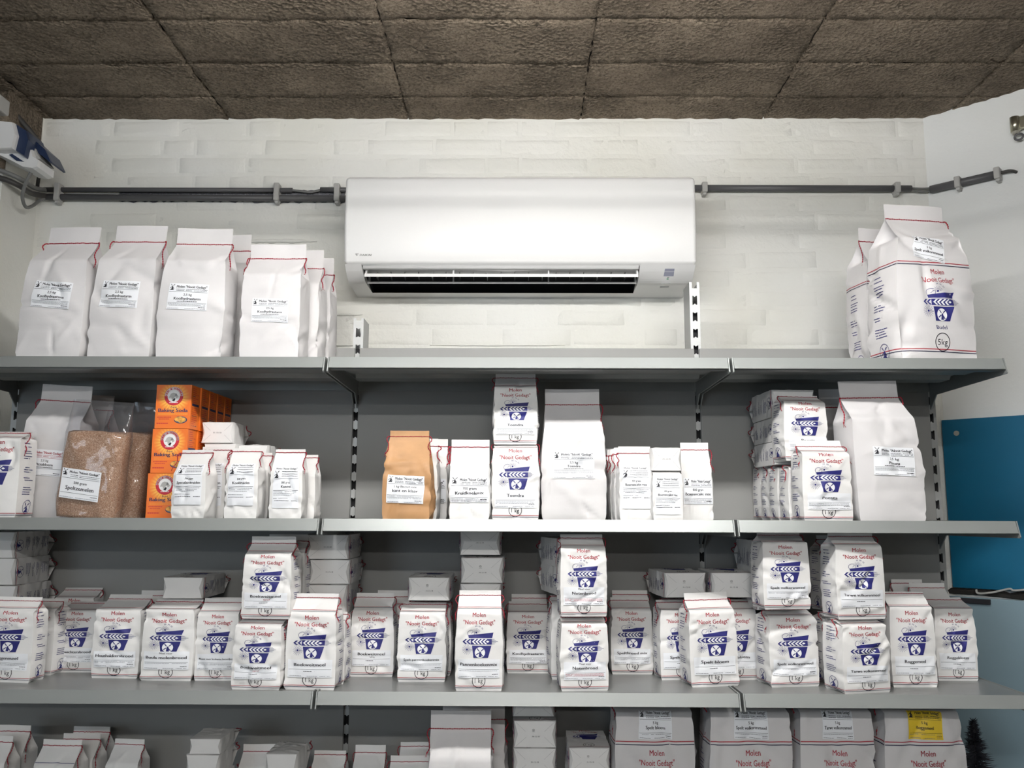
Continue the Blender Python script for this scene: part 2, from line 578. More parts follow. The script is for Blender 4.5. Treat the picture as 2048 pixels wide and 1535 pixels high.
def plank_mesh(w, l, seed):
    rg = np.random.RandomState(seed)
    nx, ny = 26, 10
    xs = np.concatenate([[0], np.linspace(.004, w - .004, nx), [w]])
    ys = np.concatenate([[0], np.linspace(.0035, l - .0035, ny), [l]])
    V, Fc = [], []
    off = rg.uniform(-.0025, .0025, (len(ys), len(xs)))
    for j, y in enumerate(ys):
        for i, x in enumerate(xs):
            edge = i in (0, len(xs) - 1) or j in (0, len(ys) - 1)
            V.append((x - w / 2 + (rg.uniform(-.0035, .0035)), y - l / 2 + rg.uniform(-.003, .003), .010 * rg.uniform(.2, 1.1) if edge else off[j, i]))
    n = len(xs)
    for j in range(len(ys) - 1):
        for i in range(n - 1):
            Fc.append((j * n + i, (j + 1) * n + i, (j + 1) * n + i + 1, j * n + i + 1))
    me = bpy.data.meshes.new('concrete_panel')
    me.from_pydata(V, [], Fc)
    me.materials.append(M_CONC)
    me.polygons.foreach_set('use_smooth', np.ones(len(me.polygons), dtype=bool))
    return me


xj = [0.08 - .62 * 4, 0.08 - .62 * 3, 0.08 - .62 * 2, 0.08 - .62, 0.09, 0.69, 1.325, 1.325 + .62, 1.325 + 1.24, 1.325 + 1.86]
yj = [YW + .05, at(1024, 195, YW)[1] * 0 + float(atz(1100, 194, ZC)[1]), float(atz(1100, 127, ZC)[1]), float(atz(1100, 40, ZC)[1])]
while yj[-1] > RY0:
    yj.append(yj[-1] - 0.222)
for j in range(len(yj) - 1):
    for i in range(len(xj) - 1):
        w, l = xj[i + 1] - xj[i] - .0015, yj[j] - yj[j + 1] - .0010
        if j < 7:
            b = link('concrete_panel', plank_mesh(w, l, 100 + i * 9 + j), ceil)
            b.location = ((xj[i] + xj[i + 1]) / 2, (yj[j] + yj[j + 1]) / 2, ZC + rng.uniform(-.002, .001))
            b.rotation_euler = (rng.uniform(-.008, .008), rng.uniform(-.003, .003), 0)
m = MB()
for j in range(7, len(yj) - 1):
    m.box(xj[0], xj[-1], yj[j + 1] + .002, yj[j] - .002, ZC, ZC + .012)
o = m.obj('concrete_panels_beyond', M_CONC, ceil); o['kind'] = 'stuff'

# brown unpainted concrete patch of the left return, up at the ceiling
m = MB()
a = at(86, 330, YW)
m.box(CORNER_L - .012, CORNER_L + .004, RET_Y - .004, YW - .01, a[2] - .02, ZC + .01, .004)
m.box(CORNER_L - .5, CORNER_L + .002, RET_Y - .006, RET_Y + .01, a[2] - .10, ZC + .01, .004)
m.obj('concrete_patch', M_CONC, wl)
# bright rough plaster at the return's outer edge
m = MB()
z0, z1 = ZS[1] - .02, float(at(10, 372, RET_Y)[2])
rg = random.Random(8)
P = [(CORNER_L - .075 + rg.uniform(-.006, .006), RET_Y - .004, z0 + (z1 - z0) * i / 30) for i in range(31)]
rf = [rg.uniform(.8, 1.25) for i in range(31)]
m.tube(P, .05, 10, True, rf)
m.obj('plaster_edge', M_ROUGHW, wl, True)

# blue boards on the angled wall
def on_wall(px, py, off=0.0):
    """point where the view ray meets the angled wall (moved off it by off)"""
    d = ray(px, py)
    e = e1 + nrm * off
    A = np.array([[d[0], -dirR[0]], [d[1], -dirR[1]]])
    t = np.linalg.solve(A, e - CAM[:2])[0]
    return CAM + d * t


def wall_s(p):
    return float((p[0] - e1[0]) * dirR[0] + (p[1] - e1[1]) * dirR[1])


WR = Matrix(((dirR[0], -nrm[0], 0, e1[0]), (dirR[1], -nrm[1], 0, e1[1]), (0, 0, 1, 0), (0, 0, 0, 1)))


def wall_obj(mb, name, m, parent=None, smooth=False):
    """shape given in (along wall, into wall, z)"""
    mb.V = [tuple(WR @ Vector(v)) for v in mb.V]
    return mb.obj(name, m, parent, smooth)


s0 = wall_s(on_wall(1886, 840))
zt = float(on_wall(1960, 836)[2]); zb = float(on_wall(1990, 1178)[2])
bb = wall_obj(MB().box(s0, 1.3, -.018, -.001, zb, zt, .002), 'blue_board', M_BLUE)
tag(bb, 'saturated blue lacquered board screwed to the angled white wall', 'board')
p = on_wall(1913, 866, .019)
sc = MB(); q = Vector((wall_s(p), -.018, p[2]))
sc.tube([q, q + Vector((0, -.003, 0))], .0085, 14)
scr = wall_obj(sc, 'screw', M_SCREW, bb)
zb2 = float(on_wall(1990, 1196)[2])
lb = wall_obj(MB().box(s0 - .02, 1.3, -.018, -.001, .25, zb2, .002), 'pale_board', M_BLUEG)
tag(lb, 'pale grey blue board below the saturated blue board', 'board')
# gap filled with an uneven near-black cord, plus a dark strip and a stray wire
m = MB(); rg = random.Random(5)
P = [(s0 - .02 + i * .03, -.004, (zb + zb2) / 2 + rg.uniform(-.003, .003)) for i in range(42)]
m.tube(P, .013, 6, True, [rg.uniform(.7, 1.2) for _ in P])
o = wall_obj(m, 'dark_gap', mat('dark gap fill', (0.02, 0.018, 0.016), 0.9), wr)
a, b = wall_s(on_wall(1893, 1198)), wall_s(on_wall(1985, 1198))
zz = float(on_wall(1940, 1197)[2])
o = wall_obj(MB().box(a, b, -.03, -.018, zz - .011, zz + .004, .001), 'black_strip', M_BLACK)
tag(o, 'short flat black strip lying along the top of the pale board', 'strip')
P = [on_wall(x, y, .028) for x, y in ((1952, 1178), (1957, 1186), (1985, 1184), (2018, 1177), (2028, 1180), (2060, 1178))]
o = MB().tube(spline(P, 6), .0035, 6).obj('stray_wire', M_CLIP, None, True)
tag(o, 'thin pale wire running in the gap between the two boards', 'wire')

# ------------------------------------------------------------------ fluorescent lamps (behind the viewer's frame edge)
for i, (lx, ly, k) in enumerate(LAMPS):
    L0 = empty('fluorescent_lamp', (lx, ly, ZC - LAMP_DROP))
    tag(L0, ['white batten lamp on the ceiling nearest the shelving', 'white batten lamp in the middle of the shop ceiling',
             'white batten lamp at the far end of the shop'][i], 'lamp', 'ceiling batten lamps')
    MB().box(-.78, .78, -.05, .05, -.07, 0.0, .008).obj('housing', M_LAMPBODY, L0)
    for s in (-.03, .03):
        MB().tube([(-.74, s, -.095), (.74, s, -.095)], .013, 10).obj('tube', mat('fluorescent tube %.2f' % k, (1, 1, 1), 0.5, emit=((1.0, 0.982, 0.95), TUBE_POWER * k)), L0, True)
    for s in (-.5, .5):
        MB().tube([(s, 0, -.005), (s, 0, LAMP_DROP)], .005, 8).obj('hanging_rod', M_LAMPBODY, L0, True)
    for s in (-.76, .76):
        MB().box(s - .02, s + .02, -.05, .05, -.112, -.065, .004).obj('lamp_holder', M_LAMPBODY, L0)

# ------------------------------------------------------------------ shelving
UPX = [-1.0, 0.0, 1.0, 1.678]


def make_upright(x, ztop, label):
    root = empty('upright_post', (x, 0, 0))
    tag(root, label, 'upright', 'slotted shelving uprights')
    hw, dp = .015, .088
    m = MB()
    # three plain sides and the inner back
    m.box(-hw, -hw + .002, .0, dp, 0, ztop)
    m.box(hw - .002, hw, .0, dp, 0, ztop)
    m.box(-hw, hw, dp - .002, dp, 0, ztop)
    m.obj('channel', M_UPRIGHT, root)
    # slotted front face; slot centres every 50 mm (one at z=2.0)
    m = MB()
    z = 2.0 - .05 * 39
    yf, t = -.0015, .0015
    sw, sh = .0072, .0135      # half slot
    prev = 0.0
    k = 0
    while z - sh < ztop:
        top = min(z + sh, ztop)
        m.box(-hw, hw, yf, yf + t, prev, z - sh)
        m.box(-hw, -sw, yf, yf + t, z - sh, top)
        m.box(sw, hw, yf, yf + t, z - sh, top)
        if top == z + sh:
            for sg in (-1, 1):      # pointed tongues top and bottom
                zz = z + sg * sh
                m.add([(-.0035, yf, zz), (.0035, yf, zz), (0, yf, zz - sg * .0035), (-.0035, yf + t, zz), (.0035, yf + t, zz), (0, yf + t, zz - sg * .0035)],
                      [(0, 1, 2), (3, 5, 4), (0, 2, 5, 3), (1, 4, 5, 2)])
        prev = top
        z += .05
    if prev < ztop:
        m.box(-hw, hw, yf, yf + t, prev, ztop)
    m.obj('slotted_face', M_UPRIGHT, root)
    MB().box(-hw + .003, hw - .003, .02, .024, 0, ztop - .09).obj('slot_shade', M_SLOTSHADE, root)  # added near-black sheet, stands in for the shade inside the post
    MB().box(-.03, .03, -.06, dp, 0, .02, .003).obj('foot', M_UPRIGHT, root)
    return root


make_upright(UPX[0], 1.87, 'slotted grey upright at the shelving end beside the pizza flour sack')
make_upright(UPX[1], float(at(717, 636, 0)[2]), 'slotted grey upright whose short top shows below the air conditioner')
make_upright(UPX[2], float(at(1390, 564, 0)[2]), 'slotted grey upright reaching up to the air conditioner corner')
make_upright(UPX[3], 1.93, 'slotted grey upright at the shelving end beside the blue board')
ZPT = float(at(1000, 697, 0)[2])
for i in range(3):
    p0, p1 = UPX[i] + .0075, UPX[i + 1] - .0075
    lab = ['grey steel back panels behind the left shelves with the baking soda', 'grey steel back panels in the middle behind the brown bag',
           'grey steel back panels of the narrow bay beside the blue board'][i]
    root = empty('back_panel', (0, 0, 0)); tag(root, lab, 'panel', 'shelving back panels')
    zz = [.05, .35, ZS[4] - .02, ZS[3] - .02, ZS[2] - .02, ZS[1] - .012, ZPT]
    for a, b in zip(zz[:-1], zz[1:]):
        MB().box(p0, p1, -.012, -.004, a + .0004, b - .0004, .0015).obj('panel', M_PANEL, root)

BAY = ['left bay', 'wide middle bay', 'narrow right bay']
WHICH = {1: 'topmost', 2: 'second', 3: 'third', 4: 'fourth'}


def make_shelf(bay, lv):
    z = ZS[lv]
    x0, x1 = UPX[bay] + .0035, UPX[bay + 1] - .0035
    root = empty('metal_shelf', (0, 0, z))
    ends = ['beside the left wall', 'in the wide middle bay', 'in the narrow bay beside the blue board']
    tag(root, '%s grey steel shelf %s' % (WHICH[lv], ends[bay]), 'shelf', 'grey steel shelves')
    D = SHELF_D
    m = MB()
    m.box(x0 + .004, x1 - .004, -D, -.015, -.0015, 0)
    m.box(x0 + .004, x1 - .004, -D, -D + .0015, -.026, 0)
    m.box(x0 + .004, x1 - .004, -D, -D + .02, -.0275, -.026)
    m.box(x0 + .004, x1 - .004, -.0165, -.015, -.028, 0)
    m.obj('deck', M_DECK, root)
    for yy in (-.30, -.16):       # hat stiffeners
        q = MB()
        q.prism([(yy - .045, -.0016), (yy - .03, -.018), (yy + .03, -.018), (yy + .045, -.0016)], x0 + .03, x1 - .03)
        q.obj('stiffener', M_STEEL, root)
    m = MB()
    m.prism([(-D - .0005, .0025), (-D - .0025, .0030), (-D - .0145, -.0255), (-D - .0125, -.0265), (-D - .0015, -.003)], x0 + .004, x1 - .004)
    m.obj('front_rail', M_STEEL, root)
    for sx, s in ((x0, 1), (x1, -1)):
        a, b = (sx, sx + .0030) if s > 0 else (sx - .0030, sx)
        q = MB()
        q.prism([(-D - .004, .0035), (-D - .0165, -.034), (-D - .014, -.037), (-.055, -.041), (-.016, -.080), (-.0135, -.080), (-.0135, -.004), (-.02, .0)], a, b)
        q.obj('bracket', M_STEEL, root)
    return root


for lv in (1, 2, 3, 4):
    for bay in range(3):
        make_shelf(bay, lv)

# ------------------------------------------------------------------ air conditioner
AYF = YW - 0.25
ax0 = float(at(688, 440, AYF)[0]); ax1 = float(at(1393, 440, AYF)[0])
pts = [(356, 0.009), (363, 0.002), (400, 0.0), (455, 0.002), (500, .0095), (527, .022), (547, .053), (565.6, .095), (576, .147), (586.7, .205), (595, .249)]
prof = [(AYF + dy, float(at(1038, py, AYF + dy)[2])) for py, dy in pts]
ZT = prof[0][1] + .004
AC = empty('air_conditioner', (0, 0, 0))
tag(AC, 'white wall mounted air conditioner with open louvres', 'air conditioner')


def loft(name, poly, x0, x1, m, parent, rnd=.012, smooth=True):
    """open (y,z) profile swept in x with rounded ends"""
    V, Fc = [], []
    cy = sum(p[0] for p in poly) / len(poly); cz = sum(p[1] for p in poly) / len(poly)
    secs = []
    for k in range(5):
        a = k / 4 * PI / 2
        secs.append((x0 + rnd * (1 - math.sin(a)), 1 - (1 - math.cos(a)) * 0))
    xs = []
    for k in range(5):
        a = k / 4 * PI / 2
        xs.append((rnd * (1 - math.sin(a)), rnd * (1 - math.cos(a))))
    cols = [(x0 + dx, ins) for dx, ins in reversed(xs)] + [(x1 - dx, ins) for dx, ins in xs]
    cols = [(x0, rnd)] + [(x0 + rnd * (1 - math.cos(k / 4 * PI / 2)), rnd * (1 - math.sin(k / 4 * PI / 2))) for k in range(1, 5)]
    cols += [(x1 - (c[0] - x0), c[1]) for c in reversed(cols)]
    n = len(poly)
    nor = []
    for i in range(n):
        a, b = poly[max(i - 1, 0)], poly[min(i + 1, n - 1)]
        t = Vector((b[0] - a[0], b[1] - a[1])).normalized()
        nor.append((t[1], -t[0]))
    for x, ins in cols:
        for (y, z), nn in zip(poly, nor):
            V.append((x, y - nn[0] * ins, z - nn[1] * ins))
    for c in range(len(cols) - 1):
        for i in range(n - 1):
            Fc.append((c * n + i, c * n + i + 1, (c + 1) * n + i + 1, (c + 1) * n + i))
    Fc.append(tuple(range(n))); Fc.append(tuple((len(cols) - 1) * n + i for i in reversed(range(n))))
    o = mesh(name, V, Fc, m, parent, smooth)
    bm = bmesh.new(); bm.from_mesh(o.data); bmesh.ops.recalc_face_normals(bm, faces=bm.faces[:])
    for f in bm.faces:
        if len(f.verts) > 4: f.smooth = False
    bm.to_mesh(o.data); bm.free()
    return o


def smooth_prof(P, k=4):
    return [(v.x, v.y) for v in spline([(a, b, 0) for a, b in P], k)]


ztop = prof[0][1]
iseam = 5
front = [(YW - .002, ztop + .004), (AYF + .03, ztop + .004)] + smooth_prof([(AYF + .012, ztop + .003)] + prof[:iseam + 1], 4)
o = loft('front_panel', front + [(YW - .03, front[-1][1]), ], ax0, ax1, M_ACW, AC)
# lower casing, split around the air outlet
ox0t, ox1t = float(at(722, 529, prof[iseam][0])[0]), float(at(1281, 529, prof[iseam][0])[0])
low = smooth_prof([(prof[iseam][0] + .0015, prof[iseam][1] - .0015)] + prof[iseam + 1:], 4)
zo_top = float(at(1000, 530, AYF + .025)[2]); zo_bot = float(at(1000, 571, AYF + .105)[2])


def y_low(z):
    for (ya, za), (yb, zb_) in zip(low[:-1], low[1:]):
        if za >= z >= zb_:
            return ya + (yb - ya) * (za - z) / (za - zb_ + 1e-9)
    return low[-1][0]


upper_low = [p for p in low if p[1] > zo_bot] + [(y_low(zo_bot), zo_bot)]
bot_low = [(y_low(zo_bot), zo_bot)] + [p for p in low if p[1] < zo_bot] + [(YW - .001, low[-1][1])]
xl_b, xr_b = float(at(735, 571, AYF + .105)[0]), float(at(1274, 571, AYF + .105)[0])
m = MB()
for xa, xb_t, xb_b, sg in ((ax0 + .002, ox0t, xl_b, 1), (ax1 - .002, ox1t, xr_b, -1)):
    n = len(upper_low)
    V, Fc = [], []
    for i, (y, z) in enumerate(upper_low):
        t = i / (n - 1)
        xi = xb_t + (xb_b - xb_t) * t
        V += [(xa, y, z), (xi, y, z), (xa, YW - .002, z), (xi, y + .10, z)]
    for i in range(n - 1):
        a, b = 4 * i, 4 * (i + 1)
        Fc += [(a, a + 1, b + 1, b), (a + 2, a, b, b + 2), (a + 1, a + 3, b + 3, b + 1)]
    m.add(V, Fc)
# bottom shell
n = len(bot_low)
V = [(ax0 + .002, y, z) for y, z in bot_low] + [(ax1 - .002, y, z) for y, z in bot_low]
m.add(V, [(i, i + 1, n + i + 1, n + i) for i in range(n - 1)])
m.add([(ax0 + .002, y, z) for y, z in bot_low] + [(ax0 + .002, YW - .002, zo_bot)], [tuple(range(n + 1))])
m.add([(ax1 - .002, y, z) for y, z in bot_low] + [(ax1 - .002, YW - .002, zo_bot)], [tuple(range(n + 1))])
m.obj('lower_casing', M_ACW, AC)
# outlet cavity
yt, yb_ = y_low(zo_top), y_low(zo_bot)
m = MB()
m.add([(ox0t, yt + .001, zo_top + .004), (ox1t, yt + .001, zo_top + .004), (ox0t, yt + .13, zo_top + .012), (ox1t, yt + .13, zo_top + .012),
       (xl_b, yb_ + .001, zo_bot), (xr_b, yb_ + .001, zo_bot), (xl_b, yb_ + .05, zo_bot + .01), (xr_b, yb_ + .05, zo_bot + .01)],
      [(0, 1, 3, 2), (2, 3, 7, 6), (6, 7, 5, 4), (0, 2, 6, 4), (1, 5, 7, 3)])
m.obj('air_outlet', M_ACD, AC)
m = MB()
m.box(ox0t + .004, ox1t - .004, yt + .004, yt + .02, zo_top - .010, zo_top + .001, .001)
m.obj('outlet_lip', M_ACG, AC)
for k in range(19):
    x = ox0t + .04 + (ox1t - ox0t - .08) * k / 18
    MB().box(x - .001, x + .001, yt + .06, yt + .09, zo_bot + .02, zo_top - .004).obj('deflector_fin', M_ACG if k % 4 == 0 else M_PVC, AC)
for nm, pya, pyb, yv, mm, dpt in (('louvre', 546.5, 553.5, AYF + .042, M_ACW, .055), ('louvre', 562.5, 567, AYF + .085, M_ACG, .05)):
    za, zb_ = float(at(1000, pya, yv)[2]), float(at(1000, pyb, yv)[2])
    f = (zo_top - za) / (zo_top - zo_bot)
    xa, xb = ox0t + (xl_b - ox0t) * f + .004, ox1t + (xr_b - ox1t) * f - .004
    lv_ = MB().prism([(yv, zb_), (yv + .004, za), (yv + dpt, za + .012), (yv + dpt, za + .009)], xa, xb).obj(nm, mm, AC)
    for px in (728, 905, 1096, 1276):
        x = min(max(float(at(px, 550, yv)[0]), xa + .002), xb - .004)
        MB().prism([(yv + .004, za - .001), (yv + .012, za + .018), (yv + .03, za + .02), (yv + .03, za)], x, x + .004).obj('louvre_arm', mm, lv_)


# ------------------------------------------------------------------ flat print: 2-D artwork
TXT = {}


def text2d(s, bold=0.0):
    key = (s, bold)
    if key not in TXT:
        cu = bpy.data.curves.new('t', 'FONT')
        cu.body = s
        cu.size = 1.0
        cu.resolution_u = 2
        o = bpy.data.objects.new('t', cu)
        COL.objects.link(o)
        me = o.to_mesh()
        V = np.array([v.co[:2] for v in me.vertices]) if len(me.vertices) else np.zeros((0, 2))
        me.calc_loop_triangles()
        T = [tuple(t.vertices) for t in me.loop_triangles]
        o.to_mesh_clear()
        bpy.data.objects.remove(o)
        bpy.data.curves.remove(cu)
        TXT[key] = (V, T)
    return TXT[key]


class Art:
    """coloured 2-D shapes, millimetres"""

    def __init__(s):
        s.items = []

    def poly(s, P, m):
        T = geometry.tessellate_polygon([[Vector((x, y, 0)) for x, y in P]])
        s.items.append((np.array(P, float), [tuple(t) for t in T], m))
        return s

    def rect(s, x0, y0, x1, y1, m):
        s.items.append((np.array([(x0, y0), (x1, y0), (x1, y1), (x0, y1)], float), [(0, 1, 2), (0, 2, 3)], m))
        return s

    def ring(s, cx, cy, r, w, m, a0=0, a1=360, n=40, ex=1.0):
        V, T = [], []
        for i in range(n + 1):
            a = R(a0 + (a1 - a0) * i / n)
            V += [(cx + ex * (r - w / 2) * math.cos(a), cy + (r - w / 2) * math.sin(a)), (cx + ex * (r + w / 2) * math.cos(a), cy + (r + w / 2) * math.sin(a))]
            if i < n: T += [(2 * i, 2 * i + 1, 2 * i + 3), (2 * i, 2 * i + 3, 2 * i + 2)]
        s.items.append((np.array(V), T, m))
        return s

    def disc(s, cx, cy, r, m, n=28, ex=1.0):
        V = [(cx, cy)] + [(cx + ex * r * math.cos(2 * PI * i / n), cy + r * math.sin(2 * PI * i / n)) for i in range(n)]
        s.items.append((np.array(V), [(0, i + 1, (i + 1) % n + 1) for i in range(n)], m))
        return s

    def bar(s, x0, y0, x1, y1, w, m):
        d = np.array([x1 - x0, y1 - y0]); d = d / np.linalg.norm(d); p = np.array([-d[1], d[0]]) * w / 2
        a, b = np.array([x0, y0]), np.array([x1, y1])
        s.items.append((np.array([a - p, b - p, b + p, a + p]), [(0, 1, 2), (0, 2, 3)], m))
        return s

    def text(s, t, cx, cy, m, width=None, height=None, bold=0.0, align='C', rot=0, shear=0.0):
        """fitted to width; cy is the baseline"""
        V, T = text2d(t)
        if bold and len(V):
            n_ = len(V)
            V, T = np.concatenate([V, V + np.array([bold * 3.0, 0])]), list(T) + [tuple(i + n_ for i in q_) for q_ in T]
        if not len(V): return s
        x0, x1 = V[:, 0].min(), V[:, 0].max()
        kx = width / (x1 - x0) if width else height / .73
        ky = height / .73 if height else kx
        W = np.stack([(V[:, 0] - (x0 + x1) / 2) * kx, V[:, 1] * ky], 1)
        if align == 'L': W[:, 0] += (x1 - x0) * kx / 2
        if align == 'R': W[:, 0] -= (x1 - x0) * kx / 2
        W[:, 0] += shear * W[:, 1]
        if rot:
            c, q = math.cos(R(rot)), math.sin(R(rot))
            W = np.stack([W[:, 0] * c - W[:, 1] * q, W[:, 0] * q + W[:, 1] * c], 1)
        s.items.append((W + np.array([cx, cy]), T, m))
        return s

    def fine(s, x0, x1, y, h, m, seed=0, fill=.85):
        """a line of print too small to read"""
        rg = random.Random(seed * 77 + int(y * 10))
        x = x0
        while x < x1:
            w = rg.uniform(1.5, 6)
            if rg.random() < fill + .1:
                s.rect(x, y, min(x + w, x1), y + h, m)
            x += w + .7
        return s

    def mill(s, cx, cy, r, m, hill=True):
        s.poly([(cx - .30 * r, cy - .75 * r), (cx + .30 * r, cy - .75 * r), (cx + .17 * r, cy + .18 * r), (cx, cy + .34 * r), (cx - .17 * r, cy + .18 * r)], m)
        if hill: s.poly([(cx - .85 * r, cy - .95 * r), (cx + .6 * r, cy - .95 * r), (cx + .35 * r, cy - .62 * r), (cx - .4 * r, cy - .55 * r)], m)
        for a in (38, 128):
            c, q = math.cos(R(a)) * r * .98, math.sin(R(a)) * r * .98
            s.bar(cx - c, cy + .2 * r - q, cx + c, cy + .2 * r + q, .07 * r, m)
            for sg in (-1, 1):
                s.bar(cx + sg * c * .35 - q * .08, cy + .2 * r + sg * q * .35 + c * .08, cx + sg * c - q * .08, cy + .2 * r + sg * q + c * .08, .15 * r, m)
        return s

    def move(s, dx, dy, rot=0, k=1.0):
        c, q = math.cos(R(rot)), math.sin(R(rot))
        s.items = [(np.stack([(V[:, 0] * c - V[:, 1] * q) * k + dx, (V[:, 0] * q + V[:, 1] * c) * k + dy], 1), T, m) for V, T, m in s.items]
        return s

    def cut(s, gx, gy, x0=0.0, y0=0.0, clip=None):
        """cut along the grid lines of the surface it goes on; metres"""
        V, Fc, mi, ml = [], [], [], []
        for W, T, m in s.items:
            if m not in ml: ml.append(m)
            n = len(V)
            V += [tuple(p) for p in (W * .001)]
            Fc += [tuple(i + n for i in t) for t in T]
            mi += [ml.index(m)] * len(T)
        bm = bmesh.new()
        vs = [bm.verts.new((x, y, 0)) for x, y in V]
        for f, k in zip(Fc, mi):
            try:
                fc = bm.faces.new([vs[i] for i in f]); fc.material_index = k
            except ValueError:
                pass
        A = np.array(V)
        for ax, g, o in ((0, gx, x0), (1, gy, y0)):
            lo, hi = A[:, ax].min(), A[:, ax].max()
            k = math.ceil((lo - o) / g + 1e-6)
            while o + k * g < hi - 1e-6:
                co = (o + k * g, 0, 0) if ax == 0 else (0, o + k * g, 0)
                no = (1, 0, 0) if ax == 0 else (0, 1, 0)
                bmesh.ops.bisect_plane(bm, geom=bm.verts[:] + bm.edges[:] + bm.faces[:], dist=1e-8, plane_co=co, plane_no=no)
                k += 1
        bm.verts.index_update()
        out = (np.array([v.co[:2] for v in bm.verts]), [tuple(v.index for v in f.verts) for f in bm.faces],
               [f.material_index for f in bm.faces], ml)
        bm.free()
        return out


def decal_flat(name, art, parent, fn, gx=1.0, gy=1.0):
    """print on a flat face: fn maps (x,y) metres to a point"""
    V, Fc, mi, ml = art.cut(gx, gy)
    return mesh(name, [fn(x, y) for x, y in V], Fc, ml, parent, False, mi)


# brand mark, sensor and buttons of the air conditioner
def ac_pt(x, y, off=.0007):
    """x,y in metres from the casing's left end and from the seam level, on the front panel"""
    z = prof[iseam][1] + y
    pf = front[2:]
    yy = pf[-1][0]
    for (ya, za), (yb, zb_) in zip(pf[:-1], pf[1:]):
        if za >= z >= zb_: yy = ya + (yb - ya) * (za - z) / (za - zb_ + 1e-9)
    return (ax0 + x, yy - off, z)


M_LOGO = mat('grey lettering', (0.30, 0.30, 0.30), 0.5)
xl, zl = float(at(709, 509, AYF)[0]) - ax0, float(at(725, 511.5, AYF + .01)[2]) - prof[iseam][1]
A = Art()
A.poly([(0, 8), (11, 8), (9.8, 6.2), (4.8, 6.2), (3.4, 0)], M_LOGO).poly([(6, 5), (9, 5), (4.6, .6)], M_LOGO)
A.text('DAIKIN', 13.5, .8, M_LOGO, width=36, height=6.2, bold=.02, align='L', shear=.25)
A.move(xl * 1000, zl * 1000)
decal_flat('brand_lettering', A, AC, ac_pt, .004, .004)


def low_pt(px, py, off=.001):
    # point on the lower casing seen at that pixel
    y = AYF + .05
    for _ in range(12):
        p = at(px, py, y)
        y = y_low(float(p[2]))
    p = at(px, py, y)
    return (p[0], p[1] - off, p[2] - off * .3)


def low_patch(name, q, m):
    return mesh(name, [low_pt(*c) for c in q], [tuple(range(len(q)))], m, AC)


low_patch('sensor_window', [(1327, 552), (1347, 552), (1349, 537), (1330, 537)], M_LCD)
low_patch('indicator_lamp', [(1333, 558.5), (1337, 558.5), (1337.5, 556.6), (1333.5, 556.6)], M_LED)
low_patch('indicator_mark', [(1334, 554.8), (1338, 554.8), (1338.2, 553.8), (1334.2, 553.8)], M_GREY)
low_patch('button', [(1323, 567.5), (1340.5, 567), (1341, 564.2), (1324, 564.8)], M_ACG)
low_patch('button', [(1319.5, 575), (1337, 574.5), (1338, 571.8), (1320.5, 572)], M_ACG)


# ------------------------------------------------------------------ paper bags
class Cls:
    def __init__(s, w, d, hs, h, flap, nf=20, ns=8, gt=.008, m=None):
        s.w, s.d, s.hs, s.h, s.flap, s.nf, s.ns, s.gt, s.m = w, d, hs, h, flap, nf, ns, gt, m or M_PAPER
        s.gx = w / nf
        s.gs = d / ns
        s.top = h + flap


K1 = Cls(.115, .075, .182, .218, .016, nf=26, ns=10, gt=.006, m=M_PAPERW)
K25 = Cls(.170, .105, .235, .285, .042, nf=32, ns=10, gt=.008)
K5 = Cls(.215, .125, .285, .345, .038, nf=34, ns=12, gt=.0095, m=M_PAPER)
K03 = Cls(.082, .055, .105, .146, .009, nf=20, gt=.005, m=M_PAPERW)
K04 = Cls(.085, .050, .115, .158, .018, nf=20, gt=.0055, m=M_PAPERW)
KB = Cls(.122, .075, .130, .196, .016, nf=24, gt=.007, m=M_KRAFT)


